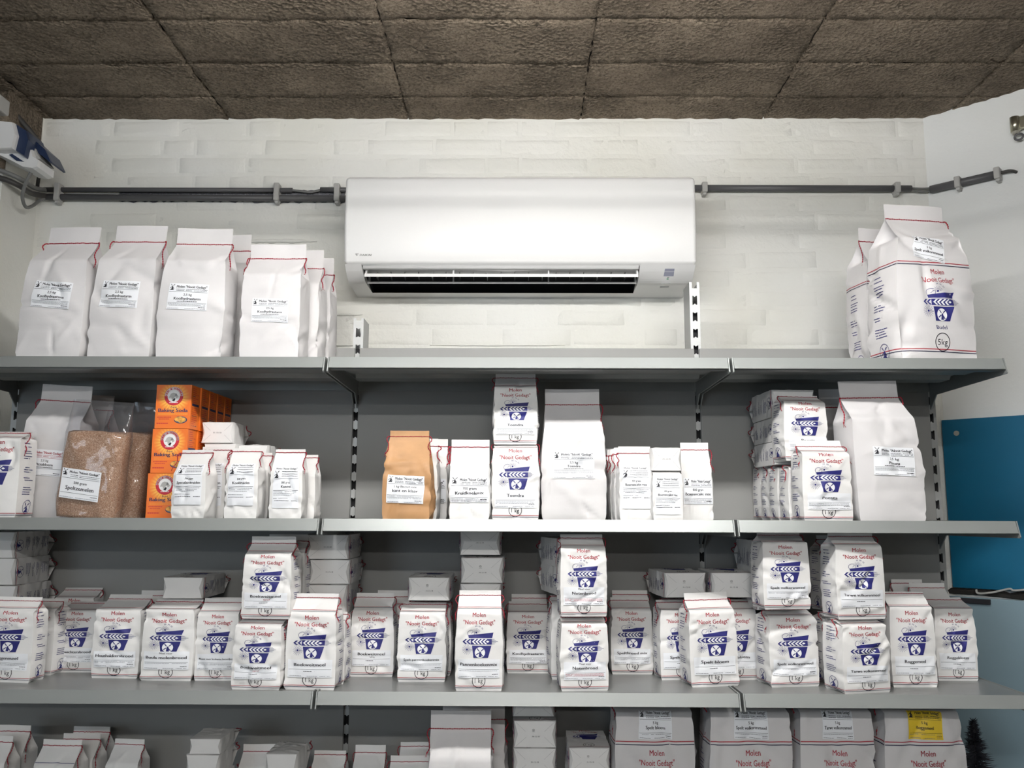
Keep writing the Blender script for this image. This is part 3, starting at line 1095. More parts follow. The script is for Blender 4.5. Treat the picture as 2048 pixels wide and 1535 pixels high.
class BagGeo:
    def __init__(s, c, seed, hs=None, h=None, flap=None, yc=0.0, phi=0.0, crumple=1.0, narrow=.06, bulge=1.0, skew=0.0):
        rg = np.random.RandomState(seed + 1)
        hs = hs or c.hs; h = h or c.h; flap = c.flap if flap is None else flap
        s.c, s.h, s.flapL, s.phi = c, h, flap, phi
        d, w = c.d, c.w
        yc = yc * d / 2
        L2 = math.hypot(h - hs, d / 2 + yc)
        s.t_st = hs + L2
        T = hs + L2 + flap
        ts = list(np.arange(0, T - .3 * c.gt, c.gt)) + [T]
        # keep a row on the shoulder's grid: rows stay multiples of gt
        nf, ns = c.nf, c.ns
        nb = 6
        N = nf + ns + nb + ns
        s.nrow = len(ts); s.T = T; s.ts = ts
        P = np.zeros((len(ts), N, 3)); NR = np.zeros((len(ts), N, 3)); U = np.zeros(N)
        # creases in (U,t)
        per = 2 * (w + d)
        K = 40
        cr = []
        for k in range(K):
            cr.append((rg.uniform(-w * .6, w + d + w * .3), rg.uniform(0.02 * hs, hs * 1.15), rg.uniform(-1.0, 1.0) + (PI / 2 if rg.rand() < .35 else 0),
                       rg.uniform(.10, .38) * w, rg.uniform(.045, .11) * w, rg.uniform(-1, .75) * .0066 * (w / .115) ** .7 * crumple))
        for iz, t in enumerate(ts):
            if t <= hs:
                z, yf, yb, sl = t, -d / 2, d / 2, 0.0
            elif t <= hs + L2:
                q = (t - hs) / L2
                z = hs + (h - hs) * q
                qq = q ** .85
                yf = -d / 2 + (yc + d / 2 - .0012) * qq
                yb = d / 2 + (yc - d / 2 + .0012) * qq
                sl = q
            else:
                q = (t - hs - L2)
                z = h + q * math.cos(phi)
                yf = yc - .0012 + q * math.sin(phi)
                yb = yc + .0012 + q * math.sin(phi)
                sl = 1.0
            f = min(1, t / (hs + L2))
            hw = w / 2 * (1.0 + .025 * math.sin(PI * min(1, t / hs)) * bulge - narrow * max(0, (f - .45) / .55) ** 1.3)
            bot = .965 + .035 * min(1, t / (c.gt * 1.2))
            hw *= bot
            yf, yb = yf * bot, yb * bot
            b = (yb - yf) / 2
            gus = math.sqrt(max(0, (d / 2) ** 2 - b * b)) * .96
            gus = min(gus, hw * .8)
            bul = .006 * (w / .115) * math.sin(PI * min(1, (t / hs) ** .8)) * bulge if t < hs else 0
            i = 0
            for k in range(nf):
                sx = -1 + 2 * k / nf
                P[iz, i] = (sx * hw, yf - bul * (1 - sx * sx), z); NR[iz, i] = (0 if 0 < k else -.7, -1 if k else -.7, 0); U[i] = (sx + 1) * w / 2; i += 1
            for k in range(ns):
                q = -1 + 2 * k / ns
                P[iz, i] = (hw - gus * (1 - abs(q)) + bul * .6 * (1 - q * q) * (1 - sl), yf + (yb - yf) * (q + 1) / 2, z)
                NR[iz, i] = (1, 0, 0) if k else (.7, -.7, 0); U[i] = w + (q + 1) * d / 2; i += 1
            for k in range(nb):
                sx = 1 - 2 * k / nb
                P[iz, i] = (sx * hw, yb + bul * .5 * (1 - sx * sx), z); NR[iz, i] = (0, 1, 0) if k else (.7, .7, 0); U[i] = 10; i += 1
            for k in range(ns):
                q = 1 - 2 * k / ns
                P[iz, i] = (-hw + gus * (1 - abs(q)) - bul * .6 * (1 - q * q) * (1 - sl), yf + (yb - yf) * (q + 1) / 2, z)
                NR[iz, i] = (-1, 0, 0) if k else (-.7, .7, 0); U[i] = -(q + 1) * d / 2; i += 1
        tt = np.array(ts)[:, None]
        UU = U[None, :]
        disp = np.zeros((len(ts), N))
        for (u0, t0, an, ln, wd_, am) in cr:
            du, dt = UU - u0, tt - t0
            al = du * math.cos(an) + dt * math.sin(an)
            pe = -du * math.sin(an) + dt * math.cos(an)
            disp += am * np.exp(-(al / ln) ** 2) * np.maximum(0, 1 - np.abs(pe) / wd_)
        fade = np.clip(tt / (c.gt * 2), 0, 1) * np.where(tt > hs + L2 - c.gt, .15, 1.0)
        disp *= fade
        # fold line of the block bottom
        tf = .30 * hs
        disp -= .0012 * (w / .115) * np.maximum(0, 1 - np.abs(tt - tf) / (1.3 * c.gt)) * crumple
        # sagging wave of the flap
        wav = np.sin(P[:, :, 0] / w * rg.uniform(3, 7) + rg.uniform(0, 6)) * np.clip((tt - hs) / (T - hs), 0, 1) * .0018 * (w / .115) * crumple
        P[:, :, 1] += wav * (tt > hs)
        P += NR * disp[:, :, None]
        P[:, :, 0] += skew * np.clip((tt - hs * .6) / (T - hs * .6), 0, 1)
        s.P, s.N = P, N
        Fs = P
        # normals of the ring grid
        du = np.roll(P, -1, 1) - np.roll(P, 1, 1)
        dt_ = np.gradient(P, axis=0)
        nn = np.cross(du, dt_)
        nn /= (np.linalg.norm(nn, axis=2, keepdims=True) + 1e-12)
        s.NN = nn

    def obj(s, parent):
        P, N, nr = s.P, s.N, s.nrow
        V = np.concatenate([P.reshape(-1, 3), [[0, 0, P[0, 0, 2] + .0005]]])
        Fc = []
        for j in range(nr - 1):
            for i in range(N):
                i2 = (i + 1) % N
                Fc.append((j * N + i, j * N + i2, (j + 1) * N + i2, (j + 1) * N + i))
        cidx = nr * N
        for i in range(N):
            Fc.append(((i + 1) % N, i, cidx))
        o = mesh('body', V, Fc, s.c.m, parent, True)
        c = s.c
        cor = {0, c.nf, c.nf + c.ns, c.nf + c.ns + 6}
        ev = np.empty(len(o.data.edges) * 2, dtype=np.int32); o.data.edges.foreach_get('vertices', ev)
        ev = ev.reshape(-1, 2)
        sh = (np.abs(ev[:, 0] - ev[:, 1]) == N) & np.isin(ev[:, 0] % N, list(cor)) & (ev.max(1) < nr * N)
        sh |= (ev[:, 0] < N) & (ev[:, 1] < N)
        at_ = o.data.attributes.new('sharp_edge', 'BOOLEAN', 'EDGE'); at_.data.foreach_set('value', sh)
        return o

    def face_cols(s, face):
        c = s.c
        st = {'F': 0, 'R': c.nf, 'L': c.nf + c.ns + 6}[face]
        n = {'F': c.nf, 'R': c.ns, 'L': c.ns}[face]
        return [(st + k) % s.N for k in range(n + 1)], n, {'F': c.w, 'R': c.d, 'L': c.d}[face]

    def map(s, V, face, off):
        cols, n, wid = s.face_cols(face)
        G, NN = s.P[:, cols], s.NN[:, cols].copy()
        if face != 'F':
            nv = np.array([1 if face == 'R' else -1, 0, 0])
            NN[:, 0] = NN[:, -1] = nv
        else:
            NN[:, 0] = NN[:, 1]; NN[:, -1] = NN[:, -2]
        u = np.clip((V[:, 0] / wid + .5) * n, 0, n - 1e-6)
        t = np.clip(V[:, 1], 0, s.T - 1e-6)
        r = np.minimum(t / s.c.gt, s.nrow - 1 - 1e-6)
        iu, ir = u.astype(int), r.astype(int)
        fu, fr = (u - iu)[:, None], (r - ir)[:, None]

        def bil(A):
            return A[ir, iu] * (1 - fu) * (1 - fr) + A[ir, iu + 1] * fu * (1 - fr) + A[ir + 1, iu] * (1 - fu) * fr + A[ir + 1, iu + 1] * fu * fr
        nn = bil(NN)
        nn /= (np.linalg.norm(nn, axis=1, keepdims=True) + 1e-9)
        return bil(G) + nn * off

    def decal(s, name, cutart, face, off, parent, mats=None):
        V, Fc, mi, ml = cutart
        return mesh(name, s.map(V, face, off), Fc, ml, parent, True, mi)

    def stitching(s, parent, seed, tails=('R',), rad=.00095, long=1.0):
        """red thread along the seam, with loose chain tails"""
        rg = random.Random(seed)
        c = s.c
        k = rad * (1.0 if c.w < .13 else 1.25)
        xs = np.linspace(-.497, .497, 26)
        V = np.stack([xs * c.w, np.full(26, s.t_st + .0015)], 1)
        P = s.map(V, 'F', .0008)
        P[:, 2] += np.array([rg.uniform(-.0005, .0005) for _ in range(26)])
        m = MB()
        pts = [Vector(p) for p in P]
        rf = []
        fine = []
        for a, b in zip(pts[:-1], pts[1:]):
            for q in (0, .5):
                fine.append(a.lerp(b, q)); rf.append(1.15 if q == 0 else .75)
        fine.append(pts[-1]); rf.append(1)
        m.tube(fine, k, 6, True, rf)
        o = m.obj('stitching', M_THREAD, parent, True)
        for tl in tails:
            e = pts[-1] if tl == 'R' else pts[0]
            sg = 1 if tl == 'R' else -1
            L = rg.uniform(.035, .055) * long * (c.w / .115) ** .4
            Q = [e, e + Vector((sg * .005, -.004, -.001))]
            for q in range(1, 6):
                Q.append(e + Vector((sg * (.005 + .004 * math.sin(q * 1.3 + rg.uniform(0, 2))), -.006 - .0035 * q, -L * q / 5)))
            sp = spline(Q, 4)
            mm = MB()
            mm.tube(sp, k * 1.25, 6, True, [1.35 if i % 2 else .7 for i in range(len(sp))])
            e2_ = sp[-1]
            for _ in range(2):
                mm.tube([e2_, e2_ + Vector((rg.uniform(-.005, .005), -.001, -rg.uniform(.004, .009)))], k * .5, 4)
            mm.obj('thread_tail', M_THREAD, o, True)
        return o


# ---- artwork of the 1 kg bag
def art_1kg(top=True):
    A = Art()
    A.rect(-57.4, 7.0, 57.4, 8.2, M_STRIPE).rect(-57.4, 11.0, 57.4, 12.2, M_RED)
    if top: A.rect(-57.4, 190.6, 57.4, 191.8, M_STRIPE).rect(-57.4, 195, 57.4, 196.2, M_RED)
    A.ring(0, 24, 15.5, 1.5, M_BLACK, n=44)
    A.text('1 kg', 0, 19.0, M_BLACK, width=19, height=11.5)
    # lower trapezoid, white disc, mill
    A.poly([(-17, 104), (30, 104), (22, 76), (-13, 76)], M_NAVY)
    A.move(0, 0)
    return A


def art_1kg_over():
    """white and second layer of the emblem"""
    A = Art()
    A.disc(2.5, 88.5, 12.3, M_WHITEINK, n=30)
    for k in range(4):
        x = -17 + k * 8.6
        A.poly([(x, 113), (x + 6.5, 118.6), (x + 11, 118.6), (x + 4.5, 113), (x + 11, 107.4), (x + 6.5, 107.4)], M_WHITEINK)
    A.poly([(17, 113), (21, 115.6), (25, 113), (21, 110.4)], M_WHITEINK)
    return A


def art_1kg_top():
    A = Art()
    A.mill(3.0, 87, 11.5, M_NAVY, hill=False)
    return A


A = art_1kg()
A.rect(-20, 106.5, 31, 119.3, M_NAVY)
A.poly([(-25, 121), (32, 121.6), (35.5, 134), (-27, 127.5)], M_NAVY)
for k in range(2):
    x = -40 + k * 9.5
    A.poly([(x, 113), (x + 6.5, 118.6), (x + 11, 118.6), (x + 4.5, 113), (x + 11, 107.4), (x + 6.5, 107.4)], M_NAVY)
for i, ln in enumerate((38, 41, 46, 41, 38)):
    A.rect(30, 107.6 + i * 2.6, ln, 108.3 + i * 2.6, M_NAVY)
for a in range(0, 360, 22):
    c, q = math.cos(R(a)), math.sin(R(a))
    A.bar(-29 + 3.5 * c, 95 + 3.5 * q, -29 + 12 * c, 95 + 12 * q, .55, M_NAVY)
A.disc(-29, 95, 2.4, M_NAVY, 12)
A.ring(-20, 132, 7.5, .8, M_NAVY, 60, 380, 24, 1.15)
A.bar(-20, 131, -15, 135, .7, M_NAVY)
A.disc(-7, 134, 2.2, M_NAVY, 12)
for a in range(10, 171, 20):
    c, q = math.cos(R(a)), math.sin(R(a))
    A.bar(-7 + 3.6 * c, 134 + 3.6 * q, -7 + 10.5 * c, 134 + 10.5 * q, .5, M_NAVY)
for a in (38, 68, 98):
    A.text('M', -5 + 14 * math.cos(R(a)), 134 + 12.5 * math.sin(R(a)), M_NAVY, height=4, width=4, rot=a - 90)
A.text('Molen', 0, 169.5, M_RED, width=34, height=10.2, bold=.006)
A.text('"Nooit Gedagt"', 0, 152.5, M_RED, width=81, height=10.6, bold=.006)
ART1 = A.cut(K1.gx, K1.gt, -K1.w / 2)
ART1B = art_1kg_over().cut(K1.gx, K1.gt, -K1.w / 2)
ART1C = art_1kg_top().cut(K1.gx, K1.gt, -K1.w / 2)


def side_art(k=1.0, w=37.4, stripes=True, rg=random.Random(3), tops=True):
    A = Art()
    if stripes:
        A.rect(-w, 7.0 * k, w, 8.2 * k, M_STRIPE).rect(-w, 11 * k, w, 12.2 * k, M_RED)
        if tops: A.rect(-w, 190.6 * k, w, 191.8 * k, M_STRIPE).rect(-w, 195 * k, w, 196.2 * k, M_RED)
    for y0, n in ((172, 1), (164, 1), (154, 2), (142, 2), (116, 3), (92, 2), (70, 4)):
        for i in range(n):
            y = (y0 - i * 5.2) * k
            x0 = -21 * k
            A.fine(x0, x0 + rg.uniform(22, 40) * k, y, 1.7 * k, M_NAVY, int(y))
    A.ring(2 * k, 26 * k, 15.5 * k, 1.2 * k, M_NAVY)
    A.mill(2 * k, 25 * k, 11.5 * k, M_NAVY)
    return A


SIDE1 = side_art().cut(K1.gs, K1.gt, -K1.d / 2)


def label_1kg(name, pre=None, sub=None, tiny=2, red=False, w=50, dx=0, dy=0, nw=None, price=True):
    """sticker of a 1 kg bag: returns (paper, lettering)"""
    B, A = Art(), Art()
    top = 73 if pre is None else 78
    B.rect(-w, 31, w, top, M_LABEL)
    nw = nw or min(2 * w - 10, 5.9 * len(name))
    hy = 58 if (sub is None and pre is None) else 60
    if pre:
        A.text(pre, 0, 71, M_BLACK, width=3.2 * len(pre), bold=.005); hy = 59
    A.text(name, 0, hy, M_BLACK, width=nw, height=min(7.6, nw / len(name) * 1.5), bold=.016)
    if sub:
        A.text(sub, 2, 52.5, M_RED if sub in ('Grof',) else M_BLACK, width=(14 if sub in ('Grof', 'Wit') else 30), height=4.6, bold=.004, shear=.2)
    A.rect(-w + 2, 49.3, w - 2, 49.9, M_BLACK)
    m2 = M_RED if red else M_GREY
    for i in range(tiny):
        A.fine(-w + 3, w - 5, 46.2 - 2.6 * i, .8, m2, len(name) + i)
    A.fine(-14, 12, 44.6 if tiny == 0 else 40, 1.2, M_BLACK, 5) if tiny == 0 else None
    if price and tiny: A.fine(w - 18, w - 4, 38.6, 1.3, M_BLACK, 9)
    A.fine(-w + 3, -w + 32, 34, .9, M_GREY, 3)
    A.fine(-6, w - 4, 34, .9, M_GREY, 4)
    if dx or dy:
        A.move(dx, dy); B.move(dx, dy)
    return B, A


def label_big(weight, name, sub=None, w=52, h=62, paper=None, hdr=None, tiny=3):
    """sticker with the mill heading, centred on 0,0"""
    B, A = Art(), Art()
    paper = paper or M_LABEL
    hdr = hdr or M_BLACK
    B.rect(-w, -h / 2, w, h / 2, paper)
    t = h / 2
    A.mill(-w + 9, t - 9, 7.5, M_BLACK)
    A.text('Molen "Nooit Gedagt"', 8, t - 10.5, hdr, width=2 * w - 24, height=6.2, bold=.02)
    A.fine(-w + 20, -w + 42, t - 14.5, 1.0, hdr, 1); A.fine(-w + 46, w - 3, t - 14.5, 1.0, hdr, 2)
    A.fine(-w + 20, -w + 42, t - 17.5, 1.0, hdr, 3); A.fine(-w + 46, w - 3, t - 17.5, 1.0, hdr, 4)
    A.rect(-w + 2, t - 20.4, w - 2, t - 19.8, hdr)
    A.text(weight, 0, t - 29, M_BLACK, width=3.5 * len(weight) + 1, height=5.6, bold=.012)
    nw = min(2 * w - 10, 5.0 * len(name))
    A.text(name, 0, t - 39, M_BLACK, width=nw, height=min(6.8, nw / len(name) * 1.5), bold=.018)
    if sub:
        A.fine(-26, 26, t - 43.5, 1.6, M_BLACK, 6, 1.0)
    A.rect(-w + 2, t - 46.2, w - 2, t - 45.6, M_BLACK)
    for i in range(tiny):
        A.fine(-w + 3, w - 4, t - 49 - 2.2 * i, .8, M_GREY, i + len(name))
    A.fine(w - 22, w - 4, -t + 5.5, 1.3, M_BLACK, 8)
    A.fine(-w + 3, -w + 32, -t + 2, .9, M_GREY, 3); A.fine(-4, w - 4, -t + 2, .9, M_GREY, 4)
    return B, A


def label_small(weight, name, sub=None, w=33, h=88):
    """tall narrow sticker of the small bags, centred on 0,0"""
    B, A = Art(), Art()
    B.rect(-w, -h / 2, w, h / 2, M_LABEL)
    t = h / 2
    A.text('Molen "Nooit Gedagt"', 0, t - 7, M_BLACK, width=2 * w - 10, height=4.6, bold=.015)
    A.mill(-w + 9, t - 17, 7.5, M_BLACK)
    for i, y in enumerate((t - 12, t - 16.5, t - 21)):
        A.fine(-w + 21, w - 4, y, 1.0, M_BLACK, i, .95)
    A.rect(-w + 2, t - 26.5, w - 2, t - 25.9, M_BLACK)
    A.text(weight, 0, t - 37, M_BLACK, width=22, height=4.6, bold=.012)
    nw = min(2 * w - 8, 3.9 * len(name))
    A.text(name, 0, t - 46.5, M_BLACK, width=nw, height=min(6, nw / len(name) * 1.6), bold=.018)
    A.rect(-w + 2, t - 52.5, w - 2, t - 51.8, M_BLACK)
    for i in range(3):
        A.fine(-w + 3, w - 5 - 6 * i, t - 56 - 3.2 * i, 1.0, M_GREY, i + 3)
    A.fine(-w + 3, -w + 40, t - 70, 1.0, M_GREY, 3); A.fine(-w + 3, w - 24, t - 75, 1.1, M_BLACK, 4); A.fine(w - 18, w - 3, t - 75, 1.2, M_BLACK, 7)
    return B, A


CUTC = {}


def cutc(key, art, c):
    if key not in CUTC:
        CUTC[key] = art.cut(c.gx, c.gt, -c.w / 2)
    return CUTC[key]


_seed = [0]


ROW = [1040]


def px_x(px, Y):
    return float(at(px, ROW[0], Y)[0])


def paper_bag(c, xl, xr, ytop, shelf, label, Y=None, by=None, rot=0.0, lean=0.0, group=None, cat='flour bag', name='flour_bag',
              art=None, lab=None, labpos=(0, 0, 0), labkey=None, side='', tails=('R',), z0=None, geo=None, stitch=True, long=1.0, seed=None, tilt=0.0, sy=None):
    """a standing bag: bottom edge pixels xl..xr, its top at pixel row ytop, front at depth Y (or where pixel row by meets the shelf)"""
    _seed[0] += 1
    sd = seed if seed is not None else _seed[0]
    zs = ZS[shelf] if z0 is None else z0
    ROW[0] = {1: 705, 2: 1030, 3: 1360, 4: 1485}[shelf] if z0 is None else {2: 900, 3: 1225}[shelf]
    if by is not None:
        Y = float(atz((xl + xr) / 2, by, zs)[1])
    w = (px_x(xr, Y) - px_x(xl, Y)) / math.cos(R(rot))
    sx = w / c.w
    kd = sy or min(max(sx, .85), 1.12)
    X = px_x((xl + xr) / 2, Y)
    dp = c.d * kd
    g = dict(geo or {})
    gg = BagGeo(c, sd, **g)
    ztop = float(at((xl + xr) / 2, ytop, Y + dp * .5)[2])
    nomtop = gg.P[-1, :, 2].max() if g.get('phi', 0) < 1.2 else gg.P[:, :, 2].max()
    sz = (ztop - zs) / nomtop
    ca, sa = math.cos(R(rot)), math.sin(R(rot))
    root = empty(name, (X - sa * dp / 2, Y + ca * dp / 2, zs), (R(lean), R(tilt), R(rot)))
    root.scale = (sx, kd, sz)
    tag(root, label, cat, group)
    gg.obj(root)
    if stitch: gg.stitching(root, sd, tails, long=long)
    if art == '1kg':
        p = gg.decal('print', ART1, 'F', .0008, root)
        gg.decal('emblem_white', ART1B, 'F', .0012, p)
        gg.decal('emblem_mill', ART1C, 'F', .0016, p)
    elif art is not None:
        for i, a_ in enumerate(art):
            gg.decal('print', a_, 'F', .0008 + .0004 * i, root)
    for f in side:
        gg.decal('side_print', SIDE1 if c is K1 else SIDE5, f, .0008, root)
    if lab is not None:
        B, A = lab
        if labpos != (0, 0, 0):
            B.move(*labpos); A.move(*labpos)
        q = gg.decal('label', B.cut(c.gx, c.gt, -c.w / 2), 'F', .0021, root)
        gg.decal('lettering', A.cut(c.gx, c.gt, -c.w / 2), 'F', .0026, q)
    return root


def stamp_art(kind, w, h, txt):
    A = Art()
    A.bar(-w * .46, -h * .46, -w * .2, -h * .1, .35, M_GREY); A.bar(w * .46, h * .46, w * .22, h * .1, .35, M_GREY)
    A.bar(-w * .46, h * .46, -w * .22, h * .1, .35, M_GREY); A.bar(w * .46, -h * .46, w * .22, -h * .1, .35, M_GREY)
    if kind == 0:
        A.text(txt, 0, -2, M_BLACK, width=21, height=4)
    else:
        A.ring(-4, 12, 2.6, .8, M_BLACK, n=14); A.text('e', -4, 10.8, M_BLACK, height=3)
        A.rect(-8, 6.6, 0, 7.1, M_BLACK)
        A.text(txt, 2, -8, M_BLACK, width=20, height=4)
    return A


def lying_bag(xl, xr, yb, yt, Y, label, group=None, rot=0.0, kind=0, stamp='01-12-18', side='', zb=None, name='flour_bag', c=None, seed=None, flip=False, stampon=True, tails=('R',)):
    """a bag lying on its back or front, its bottom turned to the shop; the bottom spans the given pixels"""
    c = c or K1
    _seed[0] += 1
    sd = seed if seed is not None else _seed[0]
    a, b = at((xl + xr) / 2, yb, Y), at((xl + xr) / 2, yt, Y)
    z_b = float(a[2]) if zb is None else zb
    hgt = float(b[2]) - float(a[2])
    ROW[0] = (yb + yt) / 2
    w = px_x(xr, Y) - px_x(xl, Y)
    gg = BagGeo(c, sd, crumple=.7, bulge=.45, narrow=.05)
    sx, sy = w / c.w / .985, hgt / c.d / .985
    root = empty(name, ((float(a[0])), Y, z_b + hgt / 2 + .001), (R(-90 if not flip else -90), 0 if not flip else PI, 0))
    if rot:
        root.rotation_euler = (Matrix.Rotation(R(rot), 3, 'Z') @ root.rotation_euler.to_matrix()).to_euler()
    root.scale = (sx, sy, .93)
    tag(root, label, 'flour bag', group)
    gg.obj(root)
    gg.stitching(root, sd, tails)
    if side and c is K1:
        for f in side:
            gg.decal('side_print', SIDE1, f, .0008, root)
    if c is K1:
        gg.decal('print', ART1, 'F', .00045, root)
    if stampon:
        A = stamp_art(kind, c.w * 1000, c.d * 1000, stamp)
        V, Fc, mi, ml = A.cut(1, 1)
        mesh('bottom_stamp', [(x, -y, -.0006) for x, y in V], [tuple(reversed(f)) for f in Fc], ml, root, False, mi)
    return root

# ---- artwork of the 5 kg sack
A5 = Art()
A5.items = [it for it in A.items]
_em = Art()
_em.items = []
_src = Art()
_src.poly([(-17, 104), (30, 104), (22, 76), (-13, 76)], M_NAVY)
_src.items += A.items[7:]          # emblem and name, without stripes, ring and weight
_src.move(4, 7, 0, 1.15)
_src.rect(-107, 24.5, 107, 26.3, M_STRIPE).rect(-107, 30.0, 107, 31.8, M_RED)
_src.rect(-107, 222, 107, 223.8, M_STRIPE).rect(-107, 228, 107, 229.8, M_RED)
_src.ring(6, 47, 20, 2.0, M_BLACK, n=44)
_src.text('5kg', 6, 40.5, M_BLACK, width=27, height=14)
_src.text('Budel', 6, 76, M_NAVY, width=30, height=9.5, bold=.004)
ART5 = _src.cut(K5.gx, K5.gt, -K5.w / 2)
ART5B = art_1kg_over().move(4, 7, 0, 1.15).cut(K5.gx, K5.gt, -K5.w / 2)
ART5C = art_1kg_top().move(4, 7, 0, 1.15).cut(K5.gx, K5.gt, -K5.w / 2)
_s5 = side_art(1.18, 62, False)
_s5.rect(-62.4, 24.5, 62.4, 26.3, M_STRIPE).rect(-62.4, 30, 62.4, 31.8, M_RED).rect(-62.4, 222, 62.4, 223.8, M_STRIPE).rect(-62.4, 228, 62.4, 229.8, M_RED)
SIDE5 = _s5.cut(K5.gs, K5.gt, -K5.d / 2)

G25, G1, G3, G5 = '2.5 kg white paper sacks', '1 kg printed flour bags', 'small white spice and cake mix bags', '5 kg printed flour sacks'

# ================================================================== topmost shelf
kl = lambda: label_big('2,5 kg', 'Koolhydraatarm', True)
sack = dict(cat='flour sack', name='flour_sack', group=G25)
paper_bag(K25, 31, 160, 455, 1, 'plain white paper sack lettered Koolhydraatarm standing beside the left wall', Y=-.375, rot=-3, lab=kl(), labpos=(0, 150, -4), tails=('L', 'R'), tilt=.3, geo=dict(narrow=.16, skew=.016), **sack)
paper_bag(K25, 173, 299, 452, 1, 'plain white Koolhydraatarm sack standing between two equally tall ones', Y=-.375, rot=-2, lab=kl(), labpos=(-6, 150, -2), tails=('L', 'R'), tilt=.3, geo=dict(narrow=.16, skew=.016), **sack)
paper_bag(K25, 312, 441, 457, 1, 'plain white Koolhydraatarm sack beside the shorter sack of the same kind', Y=-.375, rot=1, lab=kl(), labpos=(-8, 146, -2), tails=('R',), tilt=.2, geo=dict(narrow=.12, skew=.008), **sack)
paper_bag(K25, 380, 487, 470, 1, 'white paper sack almost hidden behind the tall Koolhydraatarm sacks', Y=-.22, geo=dict(narrow=.10), tails=('R',), **sack)
paper_bag(K25, 478, 596, 489, 1, 'shorter plain white Koolhydraatarm sack with the string running level', Y=-.34, lab=kl(), labpos=(0, 136, -1), rot=-1, geo=dict(narrow=.02, bulge=.5), tails=('L', 'R'), **sack)
paper_bag(K25, 520, 634, 500, 1, 'white paper sack standing just behind the shorter Koolhydraatarm sack', Y=-.22, geo=dict(narrow=.04, flap=.055), tails=('R',), **sack)
paper_bag(K25, 545, 656, 516, 1, 'white paper sack hindmost behind the shorter Koolhydraatarm sack', Y=-.105, geo=dict(narrow=.04, flap=.05), tails=('R',), **sack)
big = dict(cat='flour sack', name='flour_sack', group=G5)
paper_bag(K5, 1795, 1962, 412, 1, 'large printed 5 kg sack of Spelt volkorenmeel on the topmost shelf', Y=-.345, rot=12, art=[ART5, ART5B, ART5C], side='L',
          lab=label_big('5 kg', 'Spelt volkorenmeel', None, 46, 56, tiny=0), labpos=(-12, 262, -9), tails=('R',), geo=dict(narrow=.22, crumple=1.5), **big)
paper_bag(K5, 1736, 1860, 458, 1, 'large printed sack hidden behind the Spelt volkorenmeel sack on the topmost shelf', Y=-.19, rot=8, art=[ART5], side='L', tails=('L',), geo=dict(narrow=.2), **big)

# ================================================================== second shelf, left bay
one = dict(group=G1)
paper_bag(K1, -62, 30, 862, 2, 'printed white bag at the shelf end leaning on the Pizzabloem sack', Y=-.37, side='R', art='1kg', geo=dict(h=.196, phi=1.2), **one)
paper_bag(K25, 22, 140, 770, 2, 'white paper sack with a red headed Pizzabloem label', Y=-.27, rot=-2, lab=label_big('2,5 kg', 'Pizzabloem', True, 52, 62, hdr=M_RED, tiny=0), labpos=(-4, 132, -1),
          tails=('L',), tilt=3.2, geo=dict(narrow=.10), **sack)
paper_bag(K25, 78, 190, 789, 2, 'white paper sack peeping out behind the Pizzabloem sack', Y=-.135, geo=dict(narrow=.1), tails=('R',), tilt=2.5, **sack)


